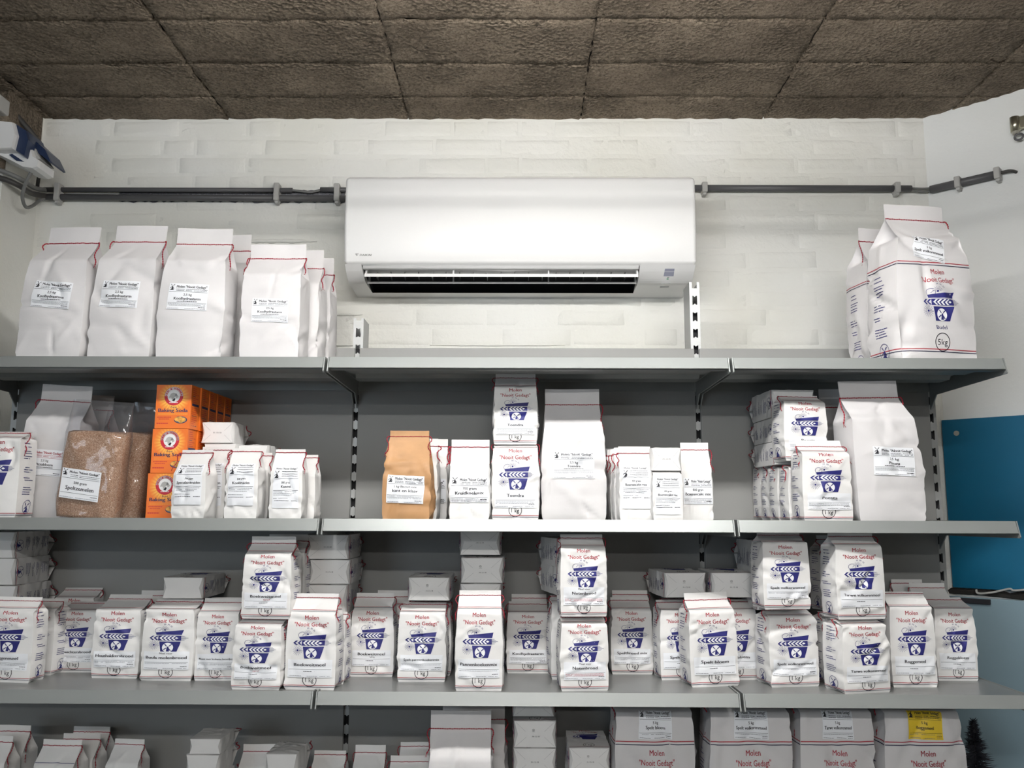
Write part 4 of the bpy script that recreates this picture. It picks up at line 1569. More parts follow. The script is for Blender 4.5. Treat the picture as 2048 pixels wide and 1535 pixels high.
def bran_bag(xl, xr, yfill, ytop, Y, label, lab=False, seed=0, tilt=0.0):
    rg = np.random.RandomState(seed)
    zs = ZS[2]
    ROW[0] = 1020
    X, w = px_x((xl + xr) / 2, Y), px_x(xr, Y) - px_x(xl, Y)
    d = .075
    hf = float(at(xl, yfill, Y + d / 2)[2]) - zs
    ht = float(at(xr, ytop, Y + d / 2)[2]) - zs
    root = empty('bran_bag', (X, Y + d / 2, zs + .001), (0, R(tilt), R(-3)))
    tag(root, label, 'bran bag', 'clear bags of bran')

    def shell(h, off, top_flat, nz, wob):
        V, Fc = [], []
        n = 44
        rr = np.random.RandomState(seed + 5)
        ph = rr.uniform(0, 6, 8)
        for j in range(nz + 1):
            t = j / nz
            z = h * t
            th = (d / 2) * (1 - .12 * (1 - min(1, t * 6))) * (1 if top_flat else 1 - .45 * max(0, t - .72) / .28) * (1 if not top_flat else max(.02, 1 - max(0, (z - hf * .97) / (h - hf * .97)) ** .7))
            ww = w / 2 * (1 - .09 * math.sin(PI * min(1, t * 1.0)) * 0 + (.02 if not top_flat else .03 * t)) * (.97 + .03 * min(1, t * 8))
            for k in range(n):
                a = 2 * PI * k / n
                cx, sn = math.cos(a), math.sin(a)
                ex = .58
                x = ww * math.copysign(abs(cx) ** ex, cx); y = th * math.copysign(abs(sn) ** .6, sn)
                dy = wob * (math.sin(x * 60 + ph[0]) * math.sin(z * 45 + ph[1]) + .6 * math.sin(x * 110 + z * 60 + ph[2]))
                if top_flat:
                    dy -= .0035 * (1 - abs(math.sin(x * 24 - z * 30 + ph[3]))) ** 5 + .003 * (1 - abs(math.sin(x * 30 + z * 22 + ph[4]))) ** 6
                V.append((x + off * cx, y + off * sn + dy * (1 if sn < 0 else .5), z + (0.004 * math.sin(3 * a) if (not top_flat and j == nz) else 0)))
        for j in range(nz):
            for k in range(n):
                k2 = (k + 1) % n
                Fc.append((j * n + k, j * n + k2, (j + 1) * n + k2, (j + 1) * n + k))
        Fc.append(tuple(reversed(range(n))))
        if not top_flat:
            V.append((0, 0, h + .006)); c = len(V) - 1
            for k in range(n): Fc.append((nz * n + k, nz * n + (k + 1) % n, c))
        return V, Fc
    V, Fc = shell(hf, -.0022, False, 26, .0030)
    mesh('bran', V, Fc, M_BRAN, root, True)
    V, Fc = shell(ht, .0, True, 40, .0034)
    mesh('film', V, Fc, M_FILM, root, True)
    if lab:
        B, A_ = Art(), Art()
        B.rect(-51, -37, 51, 37, M_LABEL)
        A_.mill(-42, 28, 8, M_BLACK); A_.text('Molen "Nooit Gedagt"', 8, 26, M_BLACK, width=78, height=6.2, bold=.02)
        A_.fine(-28, -8, 21, 1, M_BLACK, 1); A_.fine(-4, 48, 21, 1, M_BLACK, 2); A_.fine(-28, -8, 17, 1, M_BLACK, 3); A_.fine(-4, 48, 17, 1, M_BLACK, 4)
        A_.rect(-49, 13, 49, 13.7, M_BLACK)
        A_.text('500 gram', 0, 0, M_BLACK, width=34, height=6.5, bold=.012); A_.text('Speltzemelen', 0, -15, M_BLACK, width=74, height=10, bold=.014)
        A_.rect(-49, -23, 49, -22.3, M_BLACK); A_.fine(30, 48, -28.5, 1.3, M_BLACK, 5); A_.fine(-49, -14, -34, 1, M_GREY, 6); A_.fine(-8, 48, -34, 1, M_GREY, 7)
        lx, lz = px_x(156, Y) - X, float(at(156, 970, Y)[2]) - zs

        def fn(o):
            return lambda x, y: (lx + x, -d / 2 - .0065 - o + .3 * (abs(x) / w) ** 2 * .02, lz + y + x * -.06)
        q = decal_flat('label', B, root, fn(0), .01, .01)
        decal_flat('lettering', A_, q, fn(.0004))
    return root


bran_bag(225, 300, 868, 806, -.155, 'clear bag of brown bran hindmost, against the orange cartons', seed=3, tilt=4)
bran_bag(176, 276, 868, 812, -.25, 'clear bag of brown bran standing between two others', seed=2, tilt=3.5)
bran_bag(98, 226, 866, 802, -.345, 'clear bag of brown bran with a white Speltzemelen label', True, seed=1, tilt=4)

# ---- orange baking soda cartons, three high and five deep
BXW, BXD, BXH = .0915, .057, .1135
bx_y = -.312
ROW[0] = 900
bx_x = px_x(339, bx_y)


def carton_mesh():
    m = MB(); m.box(-BXW / 2, BXW / 2, -BXD / 2, BXD / 2, 0, BXH, .0007)
    o = m.obj('body', M_ORANGE)
    me = o.data; bpy.data.objects.remove(o)
    return me


A = Art()
A.rect(-45.5, .5, 45.5, 113, M_SUN)
fr1 = A.cut(1, 1)
A = Art()
A.disc(0, 84, 24.5, M_CARTRED, 40)
A.ring(0, 84, 19.8, 8.0, M_WHITEINK, 0, 180, 30)
A.text('Baking Soda', 0, 43.2, M_CARTNAVY, width=77, height=9.2, bold=.022)
A.text('Pure', 1, 53.2, M_CARTNAVY, width=15, height=5.0, bold=.01)
A.rect(-38, 38.2, 38, 38.9, M_CARTYEL)
A.fine(-38, 38, 35.6, .8, M_CARTYEL, 4)
A.fine(-40, -4, 28.5, 1.9, M_CARTRED, 2); A.fine(-36, -9, 24, 1.5, M_CARTRED, 3); A.fine(-41, -10, 12.5, 2.4, M_CARTRED, 5)
A.disc(21, 22.5, 9.2, M_CARTNAVY, 30, 1.85)
fr2 = A.cut(1, 1)
A = Art()
A.disc(0, 84, 16.2, M_WHITEINK, 32)
A.disc(21, 23, 8.0, M_GREY, 30, 1.85)
for k, ch in enumerate('ARM & HAMMER'):
    a = 180 - (k + .5) * 180 / 12
    A.text(ch, 17.4 * math.cos(R(a)), 84 + 17.4 * math.sin(R(a)), M_CARTRED, height=5.2, width=(4.4 if ch not in ' ' else None), bold=.03, rot=a - 90) if ch != ' ' else None
A.fine(-11, 11, 66.2, 2.0, M_WHITEINK, 8)
fr3 = A.cut(1, 1)
A = Art()
A.poly([(-13, 80), (-8, 90), (-2, 93), (6, 91), (10, 86), (13, 82), (7, 78), (5, 83), (0, 79), (-4, 72), (-6, 80)], M_CLIP)
A.poly([(-4, 72), (2, 70), (5, 77), (1, 79)], M_BLACK)
A.poly([(2, 86), (6, 91), (10, 86), (6, 84)], M_GREY)
for k, (cx, cy) in enumerate(((12, 24), (20, 26), (28, 23), (22, 20))):
    A.disc(cx, cy, 5.2, M_COOKIE, 16, 1.3)
fr4 = A.cut(1, 1)
A = Art()
rg = random.Random(12)
for k in range(20):
    y = 8 + k * 5.1
    if 58 < y < 68: continue
    for i in range(1):
        x0 = -22 + rg.uniform(0, 4)
        A.fine(x0, x0 + rg.uniform(18, 40), y, 1.6, M_CARTRED if k % 5 else M_CARTNAVY, k)
A.rect(-22, 60, 22, 66, M_CARTNAVY)
sd1 = A.cut(1, 1)
CM = carton_mesh()
FRM = [(f, .0003 + .0002 * i) for i, f in enumerate((fr1, fr2, fr3, fr4))]
cart_meshes = []
for f, off in FRM:
    V, Fc, mi, ml = f
    me = bpy.data.meshes.new('front_print')
    me.from_pydata([(x, -BXD / 2 - off, y) for x, y in V], [], Fc)
    for q in ml: me.materials.append(q)
    me.polygons.foreach_set('material_index', np.array(mi, dtype=np.int32))
    cart_meshes.append(me)
V, Fc, mi, ml = sd1
SDM = bpy.data.meshes.new('side_print')
SDM.from_pydata([(BXW / 2 + .0003, x, y) for x, y in V], [], Fc)
for q in ml: SDM.materials.append(q)
SDM.polygons.foreach_set('material_index', np.array(mi, dtype=np.int32))
LVN = ['lowest', 'middle', 'top']
ROWN = ['front column', 'second column from the front', 'third column from the front', 'fourth column from the front', 'hindmost column']
for lv in range(3):
    for r_ in range(5):
        root = empty('baking_soda_carton', (bx_x + (-.005, 0, .0035)[lv] + (0 if r_ == 0 else .002 + .0008 * r_), bx_y + BXD / 2 + r_ * (BXD + .0018), ZS[2] + .0005 + lv * (BXH + .0004)), (0, 0, R(-1.0 if r_ == 0 else .5)))
        tag(root, 'orange baking soda carton, %s of its stack, %s' % (LVN[lv], ROWN[r_]), 'carton', 'orange baking soda cartons')
        link('body', CM, root)
        nms = ['front_print', 'emblem', 'emblem_lettering', 'emblem_picture']
        par = root
        for k, me in enumerate(cart_meshes):
            o = link(nms[k], me, par)
            if k == 0: par = o
        link('side_print', SDM, root)

sm = dict(cat='spice bag', name='spice_bag', group=G3)
paper_bag(K03, 340, 409, 899, 2, 'small white spice bag lettered Speculaaskruiden before the orange cartons', Y=-.385, rot=-8, lab=label_small('300 gram', 'Speculaaskruiden', None, 33, 92), labpos=(0, 78, 0), tails=('L', 'R'), geo=dict(hs=.10, yc=.1), sy=1.1, **sm)
paper_bag(K03, 384, 448, 893, 2, 'small white bag half hidden behind the Speculaaskruiden bag', Y=-.305, rot=-6, lab=label_small('300 gram', 'Speculaaskruiden', None, 33, 92), labpos=(0, 74, 0), tails=('R',), sy=1.1, **sm)
paper_bag(K03, 447, 513, 896, 2, 'small white spice bag lettered Koekkruiden', Y=-.38, rot=-4, lab=label_small('300 gram', 'Koekkruiden', None, 33, 92), labpos=(0, 76, 0), tails=('L', 'R'), geo=dict(narrow=.1), **sm)
paper_bag(K03, 470, 534, 905, 2, 'small white bag standing behind the Koekkruiden bag', Y=-.30, rot=-4, tails=('R',), **sm)
paper_bag(K03, 538, 602, 898, 2, 'small white spice bag lettered Kaneel', Y=-.38, rot=-2, lab=label_small('300 gram', 'Kaneel', None, 33, 90), labpos=(0, 70, 0), tails=('R',), geo=dict(narrow=.05), **sm)
paper_bag(K03, 563, 628, 909, 2, 'small white bag directly behind the Kaneel bag', Y=-.30, rot=-3, tails=('R',), **sm)
paper_bag(K03, 556, 622, 913, 2, 'small white bag third in line behind the Kaneel bag', Y=-.225, rot=-2, tails=('R',), **sm)
lying_bag(407, 470, 1034, 985, -.245, 'small white bag lying at the bottom of the pile behind the spice bags', G3, c=K03, zb=ZS[2], stampon=False)
lying_bag(408, 470, 985, 936, -.245, 'small white bag lying second from the bottom behind the spice bags', G3, c=K03, stampon=False)
lying_bag(406, 470, 936, 887, -.245, 'small white bag lying just below the date stamped small bag', G3, c=K03, stampon=False)
lying_bag(402, 465, 886, 845, -.25, 'date stamped small white bag lying on top of the pile behind the spice bags', G3, c=K03, stamp='01-10-18')
lying_bag(474, 534, 1034, 990, -.225, 'small white bag lying lowest behind the Koekkruiden bags', G3, c=K03, zb=ZS[2], stampon=False)
lying_bag(474, 534, 990, 942, -.225, 'small white bag lying in the middle behind the Koekkruiden bags', G3, c=K03, stampon=False)
lying_bag(472, 533, 941, 891, -.225, 'small white bag lying uppermost behind the Koekkruiden bags', G3, c=K03, stampon=False)

# ================================================================== second shelf, middle bay
mid = dict(cat='mix bag', name='mix_bag', group=G3)
B_, A_ = label_big('1 kg Biscuit-mix', 'kant en klaar', None, 47, 64, tiny=3)
paper_bag(KB, 764, 859, 861, 2, 'brown kraft paper bag lettered Biscuit-mix', Y=-.37, rot=-2, lab=(B_, A_), labpos=(-2, 71, -2), tails=('L', 'R'), geo=dict(narrow=.16, crumple=1.2), cat='mix bag', name='mix_bag')
paper_bag(K04, 793, 873, 877, 2, 'white bag just behind the brown Biscuit-mix bag', Y=-.285, rot=-4, tails=('R',), **mid)
paper_bag(K04, 812, 893, 878, 2, 'white bag hindmost behind the brown Biscuit-mix bag', Y=-.215, rot=-4, lab=label_big('700 gram', 'Kruidkoekmix', None, 40, 50), labpos=(0, 62, 0), tails=('R',), **mid)
paper_bag(K04, 899, 978, 879, 2, 'white bag lettered Kruidkoekmix', Y=-.33, lab=label_big('700 gram', 'Kruidkoekmix', None, 40, 56), labpos=(0, 66, 0), tails=('L',), geo=dict(narrow=.02), **mid)
tl = lambda n: label_1kg(n, None, None, 3)
low1 = paper_bag(K1, 984, 1077, 887, 2, 'printed white flour bag, lower of two stacked beside the tall plain sack', Y=-.300, art='1kg', side='LR', lab=tl('Toendra'), tails=('L', 'R'), geo=dict(hs=.178, h=.192, flap=.012, phi=1.35), **one)
ZT1 = float(at(1030, 888, -.28)[2])
paper_bag(K1, 987, 1074, 747, 2, 'printed white flour bag, upper of two stacked beside the tall plain sack', Y=-.278, z0=ZT1, art='1kg', side='LR', lab=tl('Toendra'), tails=('L', 'R'), geo=dict(hs=.18), **one)
paper_bag(K25, 1084, 1212, 778, 2, 'tall plain white 2,5 kg sack beside the two stacked printed bags', Y=-.275, lab=label_big('2,5 kg', 'Toendra', True, 54, 66), labpos=(0, 133, 0), tails=('R',), geo=dict(narrow=.12, hs=.20), **sack)
for i, (a, b, tp, yy) in enumerate(((1206, 1268, 897, -.135), (1210, 1273, 899, -.185), (1216, 1281, 898, -.235), (1224, 1292, 895, -.285))):
    paper_bag(K04, a + 6, b + 6, tp, 2, 'small white bag %s in the row behind the front Boerencake mix bag' % ['hindmost', 'third', 'second', 'first'][i], Y=yy, rot=3, tails=('L',), sy=.85, **mid)
paper_bag(K04, 1240, 1306, 893, 2, 'small white 400 gram Boerencake mix bag with the red string across its top', Y=-.345, rot=3, lab=label_small('400 gram', 'Boerencake mix', None, 36, 100), labpos=(0, 78, 0), tails=('L', 'R'), geo=dict(narrow=.02, yc=-.3), sy=.95, **mid)
paper_bag(K04, 1307, 1366, 943, 2, 'small white 400 gram Boerencake mix bag below a lying bag', Y=-.37, lab=label_small('400 gram', 'Boerencake mix', None, 36, 92), labpos=(0, 62, 0), stitch=False, geo=dict(h=.122, flap=.004, phi=1.4), seed=301, **mid)
lying_bag(1304, 1363, 941, 896, -.36, 'small white bag with a date stamp lying on the 400 gram bag', G3, c=K03, stamp='01-10-19', zb=float(at(1335, 941, -.36)[2]))
paper_bag(K04, 1364, 1427, 885, 2, 'white 800 gram Boerencake mix bag at the end of its row', Y=-.31, lab=label_big('800 gram', 'Boerencake mix', None, 38, 58), labpos=(2, 66, 0), tails=('R',), geo=dict(narrow=.10), **mid)

# ================================================================== second shelf, narrow right bay
for i, (yb, yt, dx) in enumerate(((929, 884, 2), (882, 836, 0), (834, 780, -3))):
    lying_bag(1549 + dx, 1634 + dx, yb, yt, -.236, 'white printed bag lying %s of the pile in the narrow bay' % ['lowest', 'midway', 'topmost'][i], G1, rot=3, side='L', stampon=False, tails=('L',))
for i, (a, b, yy) in enumerate(((1523, 1604, -.078), (1540, 1624, -.148), (1557, 1646, -.220), (1579, 1674, -.294))):
    paper_bag(K1, a, b, 931, 2, 'printed white bag %s in line behind the foremost bag of the narrow bay' % ['fourth', 'third', 'second', 'first'][i], Y=yy, rot=4, art='1kg', side='L', tails=('L',), sy=.86, geo=dict(h=.190, flap=.008, phi=1.4), **one)
fr = paper_bag(K1, 1607, 1708, 880, 2, 'printed white flour bag standing foremost in the narrow bay', Y=-.372, rot=6, art='1kg', side='L', lab=label_1kg('Poesta', None, None, 3, dx=2), tails=('L', 'R'), geo=dict(hs=.176, h=.195, flap=.022, phi=.5), sy=.9, **one)
ZT2 = float(at(1612, 913, -.22)[2])
paper_bag(K1, 1569, 1658, 791, 2, 'printed white flour bag raised on the row behind in the narrow bay', Y=-.30, z0=float(at(1612, 921, -.30)[2]), rot=8, art='1kg', side='L', lab=label_1kg('Poesta', None, None, 3, dx=2), tails=('L',), geo=dict(hs=.178, h=.198, flap=.006), **one)
paper_bag(K25, 1718, 1856, 762, 2, 'tall plain white 2,5 kg sack at the end of the narrow bay', Y=-.355, rot=5, lab=label_big('2,5 kg', 'Poesta', True, 52, 64), labpos=(10, 135, -3), tails=('L', 'R'), geo=dict(narrow=.10, skew=-.014), tilt=-1.4, **sack)
paper_bag(K25, 1658, 1768, 778, 2, 'plain white sack standing in the shade behind the tall sack of the narrow bay', Y=-.16, geo=dict(narrow=.06, flap=.05), tails=('L',), **sack)

# ================================================================== third shelf
def b1(xl, xr, by, yt, label, nm=None, pre=None, sub=None, tiny=2, red=False, rot=0, side='', nw=None, geo=None, tails=('R',), **k):
    return paper_bag(K1, xl, xr, yt, 3, label, by=by, rot=rot, art='1kg', side=side, lab=(label_1kg(nm, pre, sub, tiny, red, nw=nw) if nm else None), tails=tails, geo=geo, group=G1, **k)


FLAT = dict(hs=.178, h=.192, flap=.012, phi=1.35)
SLOPE = dict(hs=.178, h=.205, flap=.012, phi=.5, yc=.25)
# left bay
for i, (yb, yt) in enumerate(((1342, 1292), (1292, 1242), (1242, 1172), (1170, 1117), (1116, 1064))):
    lying_bag(-58, 26, yb, yt, -.222, ['white printed bag lying lowest of the pile by the left wall', 'white printed bag lying second in the pile by the left wall', 'white printed bag lying third in the pile by the left wall',
                                  'white printed bag lying fourth in the pile by the left wall', 'white printed bag lying topmost of the pile by the left wall'][i], G1, side='R', stampon=False, zb=ZS[3] if i == 0 else None)
b1(-42, 62, 1364, 1193, 'white bag whose name ends in nmeel, beside the left wall', 'Roggenmeel', rot=-8, side='R', geo=dict(hs=.176, h=.20, flap=.012, phi=.35), sy=.72)
b1(36, 103, 1349, 1196, 'white bag showing mostly its side behind the bag ending in nmeel', rot=-10, side='R', geo=dict(hs=.178, h=.20, flap=.01))
b1(105, 186, 1344, 1205, 'white bag lettered Boswachtersbrood', 'Boswachtersbrood', None, None, 2, geo=dict(hs=.182, h=.196, flap=.012, phi=1.1, yc=.7), side='R', tails=('R',))
b1(180, 275, 1356, 1190, 'white bag lettered Houthakkersbrood', 'Houthakkersbrood', None, None, 2, rot=-3, side='R', geo=dict(hs=.18, h=.205, flap=.016, phi=.6, yc=.4))
b1(280, 383, 1361, 1199, 'white bag lettered Buuls molenbrood', 'Buuls molenbrood', 'Meel voor', None, 1, rot=-2, side='R', geo=dict(hs=.186, h=.2, flap=.012, phi=.8, yc=.3))
b1(388, 472, 1361, 1196, 'white bag lettered Bloem voor krokante broodjes', 'Bloem voor krokante broodjes', None, None, 2, nw=90, geo=dict(hs=.18, h=.207, flap=.014, phi=.4))
low2 = b1(462, 560, 1379, 1236, 'white Boekweitmeel Grof bag, lower of the stacked pair', 'Boekweitmeel', None, 'Grof', 0, rot=-4, side='R', geo=FLAT)
Zb = float(at(520, 1236, -.36)[2])
paper_bag(K1, 482, 580, 1072, 3, 'white Boekweitmeel Grof bag, upper of the stacked pair', Y=-.37, z0=Zb, rot=-4, art='1kg', side='R', lab=label_1kg('Boekweitmeel', None, 'Grof', 0), tails=('L', 'R'), geo=dict(hs=.178, h=.208, flap=.022), group=G1)
b1(500, 584, 1364, 1240, 'white bag hidden behind the lower Boekweitmeel Grof bag', side='R', geo=FLAT)
paper_bag(K1, 520, 606, 1068, 3, 'white bag standing behind the upper Boekweitmeel Grof bag', Y=-.265, z0=float(at(560, 1240, -.265)[2]), rot=-3, side='R', art='1kg', tails=('R',), geo=dict(hs=.178, h=.205, flap=.02), group=G1)
b1(569, 670, 1379, 1186, 'white Boekweitmeel bag with its flap standing upright', 'Boekweitmeel', None, None, 0, rot=-4, side='R', tails=('L', 'R'), geo=dict(hs=.182, h=.218, flap=.012, narrow=.10), sy=.88)
b1(592, 688, 1367, 1222, 'white bag second in line behind the upright Boekweitmeel bag', rot=-4, side='R', geo=dict(hs=.182, h=.20, flap=.01), sy=.78)
# pile behind, at the joint of the bays
for i, (yb, yt, a, b) in enumerate(((1345, 1290, 617, 695), (1290, 1230, 615, 695), (1229, 1170, 614, 692), (1168, 1120, 618, 698), (1118, 1070, 613, 696))):
    lying_bag(a, b, yb, yt, -.235, 'white bag lying %s in the pile behind the upright Boekweitmeel bag' % ['lowest', 'second', 'in the middle', 'fourth', 'topmost'][i], G1, side='LR', stamp='31-10-18', kind=0, zb=ZS[3] if i == 0 else None)
# small pile of flat bags behind Boswachtersbrood
def sup(xl, xr, Y, yt, label, side='', rot=0, geo=None, tails=('R',)):
    return paper_bag(K1, xl, xr, yt, 3, label, Y=Y, rot=rot, side=side, tails=tails, geo=geo or SLOPE, group=G1, art='1kg', sy=.74 if Y > -.1 else .9)


sup(96, 178, -.070, 1176, 'white bag directly behind the Boswachtersbrood bag', geo=dict(hs=.18, h=.197, flap=.014, phi=1.0, yc=.6))
sup(204, 286, -.150, 1198, 'white bag hidden behind the Houthakkersbrood bag', geo=SLOPE)
sup(300, 385, -.176, 1197, 'white bag hidden behind the Buuls molenbrood bag', geo=FLAT)
sup(322, 400, -.098, 1196, 'white bag hindmost behind the Buuls molenbrood bag', geo=FLAT)
sup(262, 318, -.070, 1180, 'white bag with upright flap between Houthakkersbrood and Buuls molenbrood', geo=dict(hs=.178, h=.21, flap=.018))
lying_bag(324, 404, 1197, 1155, -.236, 'white bag lying flat on the bags behind Buuls molenbrood', G1, side='R', stampon=False)
sup(400, 470, -.176, 1195, 'white bag hidden behind the krokante broodjes bag', geo=SLOPE)
# middle bay
b1(699, 785, 1353, 1185, 'white flour bag lettered Boekweitmeel Wit', 'Boekweitmeel', None, 'Wit', 0, side='R', tails=('L', 'R'), geo=dict(hs=.18, h=.212, flap=.014, narrow=.1))
sup(745, 815, -.13, 1180, 'white bag in the shade behind the Boekweitmeel Wit bag', geo=dict(hs=.18, h=.205, flap=.02))
b1(795, 890, 1363, 1205, 'white bag lettered Spelt-pannenkoekenmix below a lying bag', 'Spelt-pannenkoekenmix', None, None, 1, nw=84, side='LR', tails=('L', 'R'), geo=dict(hs=.186, h=.202, flap=.010, phi=.9, yc=.2))
sup(812, 900, -.190, 1202, 'white bag hidden behind the Spelt-pannenkoekenmix bag', side='R', geo=FLAT)
lying_bag(816, 898, 1201, 1155, -.262, 'white bag lying on the bags behind the Spelt-pannenkoekenmix bag', G1, side='LR', kind=1, stamp='31-12-18', tails=('L', 'R'))
b1(911, 1004, 1381, 1180, 'white Pannenkoekenmix bag with its flap standing upright', 'Pannenkoekenmix', None, None, 1, side='LR', tails=('L', 'R'), geo=dict(hs=.18, h=.215, flap=.013, narrow=.08))
for i, (yb, yt, a, b) in enumerate(((1345, 1285, 922, 1003), (1285, 1225, 922, 1003), (1224, 1168, 920, 1001), (1166, 1116, 922, 1005), (1110, 1061, 920, 1000))):
    lying_bag(a, b, yb, yt, -.245, 'white bag lying %s in the pile behind the Pannenkoekenmix bag' % ['lowest', 'second', 'in the middle', 'fourth', 'topmost'][i], G1, side='LR', stamp='30-12-18', kind=1 if i == 3 else 0, zb=ZS[3] if i == 0 else None)
b1(1014, 1098, 1346, 1204, 'white 1 kg bag lettered Koolhydraatarm', 'Koolhydraatarm', None, None, 3, geo=dict(hs=.186, h=.205, flap=.014, phi=.9, yc=.4), side='LR', tails=('L',))
sup(1020, 1096, -.074, 1188, 'white bag behind the 1 kg Koolhydraatarm bag', geo=dict(hs=.18, h=.205, flap=.016, phi=.6))
b1(1122, 1217, 1381, 1232, 'white Notenbrood bag, lower of the stacked pair', 'Notenbrood', 'Meel voor', None, 3, True, rot=5, side='LR', geo=FLAT)
paper_bag(K1, 1122, 1214, 1068, 3, 'white Notenbrood bag, upper of the stacked pair', Y=-.375, z0=float(at(1165, 1232, -.37)[2]), rot=4, art='1kg', side='LR', lab=label_1kg('Notenbrood', 'Meel voor', None, 3, True), tails=('L', 'R'), geo=dict(hs=.18, h=.205, flap=.012), group=G1)
b1(1103, 1186, 1358, 1190, 'white bag standing behind the lower Notenbrood bag', rot=6, side='L', tails=('L',), geo=FLAT)
for i, (yb, yt) in enumerate(((1190, 1135), (1134, 1078))):
    lying_bag(1116, 1196, yb, yt, -.262, 'white bag lying %s behind the upper Notenbrood bag' % ['lower', 'upper'][i], G1, rot=14, side='L', stampon=False, tails=('L',))
b1(1224, 1306, 1348, 1195, 'white bag lettered Speltbrood mix', 'Speltbrood mix', None, None, 2, side='R', tails=('L',), geo=dict(hs=.184, h=.204, flap=.012, phi=.5, yc=.3))
sup(1226, 1303, -.080, 1180, 'white bag with a stitched flap behind the Speltbrood mix bag', geo=dict(hs=.18, h=.205, flap=.014))
b1(1322, 1406, 1359, 1200, 'white Spelt bloem bag standing back on the Speltbrood side', 'Spelt bloem', None, None, 0, rot=7, side='L', tails=('L',), geo=dict(hs=.186, h=.202, flap=.012, phi=.9, yc=.2))
b1(1382, 1479, 1373, 1184, 'white Spelt bloem bag standing in front of two others', 'Spelt bloem', None, None, 0, rot=9, side='L', tails=('L', 'R'), geo=dict(hs=.182, h=.205, flap=.02, phi=.1), tilt=-1)
b1(1432, 1518, 1359, 1199, 'white Spelt bloem bag standing back on the Spelt volkorenmeel side', 'Spelt bloem', None, None, 0, rot=4, side='L', geo=dict(hs=.186, h=.202, flap=.012, phi=.9, yc=.2))
sup(1328, 1408, -.146, 1196, 'white bag hidden behind the Spelt bloem bag on the Speltbrood side', geo=FLAT, tails=('L',))
sup(1426, 1506, -.146, 1196, 'white bag hidden behind the Spelt bloem bag on the volkorenmeel side', geo=FLAT, tails=('L',))
lying_bag(1330, 1414, 1195, 1146, -.238, 'white bag lying behind the Spelt bloem bags on the Speltbrood side', G1, rot=6, side='L', kind=1, tails=('L',))
lying_bag(1424, 1510, 1195, 1146, -.238, 'white bag lying behind the Spelt bloem bags on the volkorenmeel side', G1, side='L', kind=1, tails=('L',))
# narrow right bay
b1(1540, 1641, 1373, 1217, 'white Spelt volkorenmeel bag, lower of the stacked pair', 'Spelt volkorenmeel', None, None, 1, rot=9, side='L', tails=('L',), geo=dict(hs=.18, h=.195, flap=.012, phi=1.3), nw=84)
paper_bag(K1, 1528, 1624, 1064, 3, 'white Spelt volkorenmeel bag, upper of the stacked pair', Y=-.352, z0=float(at(1580, 1217, -.34)[2]), rot=7, art='1kg', side='L', lab=label_1kg('Spelt volkorenmeel', None, None, 1, nw=84), tails=('R',), geo=dict(hs=.186, h=.205, flap=.01), group=G1)
b1(1524, 1612, 1352, 1222, 'white bag hidden behind the lower Spelt volkorenmeel bag', rot=9, side='L', tails=('L',), geo=FLAT)
lying_bag(1516, 1600, 1220, 1150, -.255, 'white bag lying lower behind the upper Spelt volkorenmeel bag', G1, rot=2, side='L', stampon=False, tails=('L',))
lying_bag(1512, 1598, 1148, 1082, -.255, 'white bag lying upper behind the upper Spelt volkorenmeel bag', G1, rot=2, side='L', stampon=False, tails=('L',))
b1(1684, 1785, 1386, 1236, 'white Tarwe volkorenmeel bag, lower of the stacked pair', 'Tarwe volkorenmeel', None, None, 0, rot=14, side='L', tails=('L',), geo=dict(hs=.18, h=.192, flap=.01, phi=1.35), nw=84)
paper_bag(K1, 1673, 1775, 1066, 3, 'white Tarwe volkorenmeel bag, upper of the stacked pair', Y=-.368, z0=float(at(1725, 1237, -.36)[2]), rot=10, sy=.95, art='1kg', side='L', lab=label_1kg('Tarwe volkorenmeel', None, None, 0, nw=84), tails=('R',), geo=dict(hs=.184, h=.206, flap=.01), group=G1)
b1(1655, 1746, 1368, 1222, 'white bag standing behind the lower Tarwe volkorenmeel bag', rot=12, side='L', tails=('L',), geo=FLAT)
paper_bag(K1, 1650, 1738, 1070, 3, 'white bag standing behind the upper Tarwe volkorenmeel bag', Y=-.258, z0=float(at(1690, 1222, -.258)[2]), rot=10, side='L', tails=('L',), art='1kg', geo=dict(hs=.18, h=.205, flap=.014), group=G1)
b1(1785, 1876, 1374, 1183, 'white Roggemeel bag with a crumpled upright top', 'Roggemeel', None, None, 0, rot=3, side='L', tails=('L',), geo=dict(hs=.186, h=.215, flap=.006, yc=.1))
b1(1877, 1957, 1361, 1196, 'white Roggebloem bag at the end of the shelf', 'Roggebloem', None, None, 0, side='L', tails=('L',), geo=dict(hs=.19, h=.206, flap=.012, phi=.9, yc=.5))
sup(1842, 1920, -.142, 1166, 'white bag with an upright flap behind the Roggebloem bag', geo=dict(hs=.18, h=.214, flap=.014, yc=.3), tails=('L',))
sup(1800, 1868, -.070, 1158, 'white bag hindmost behind the Roggemeel and Roggebloem bags', geo=dict(hs=.18, h=.214, flap=.012), tails=('L',))

# ================================================================== fourth shelf (only the tops come into view)
def b4(c, xl, xr, Y, yt, label, **k):
    return paper_bag(c, xl, xr, yt, 4, label, Y=Y, **k)


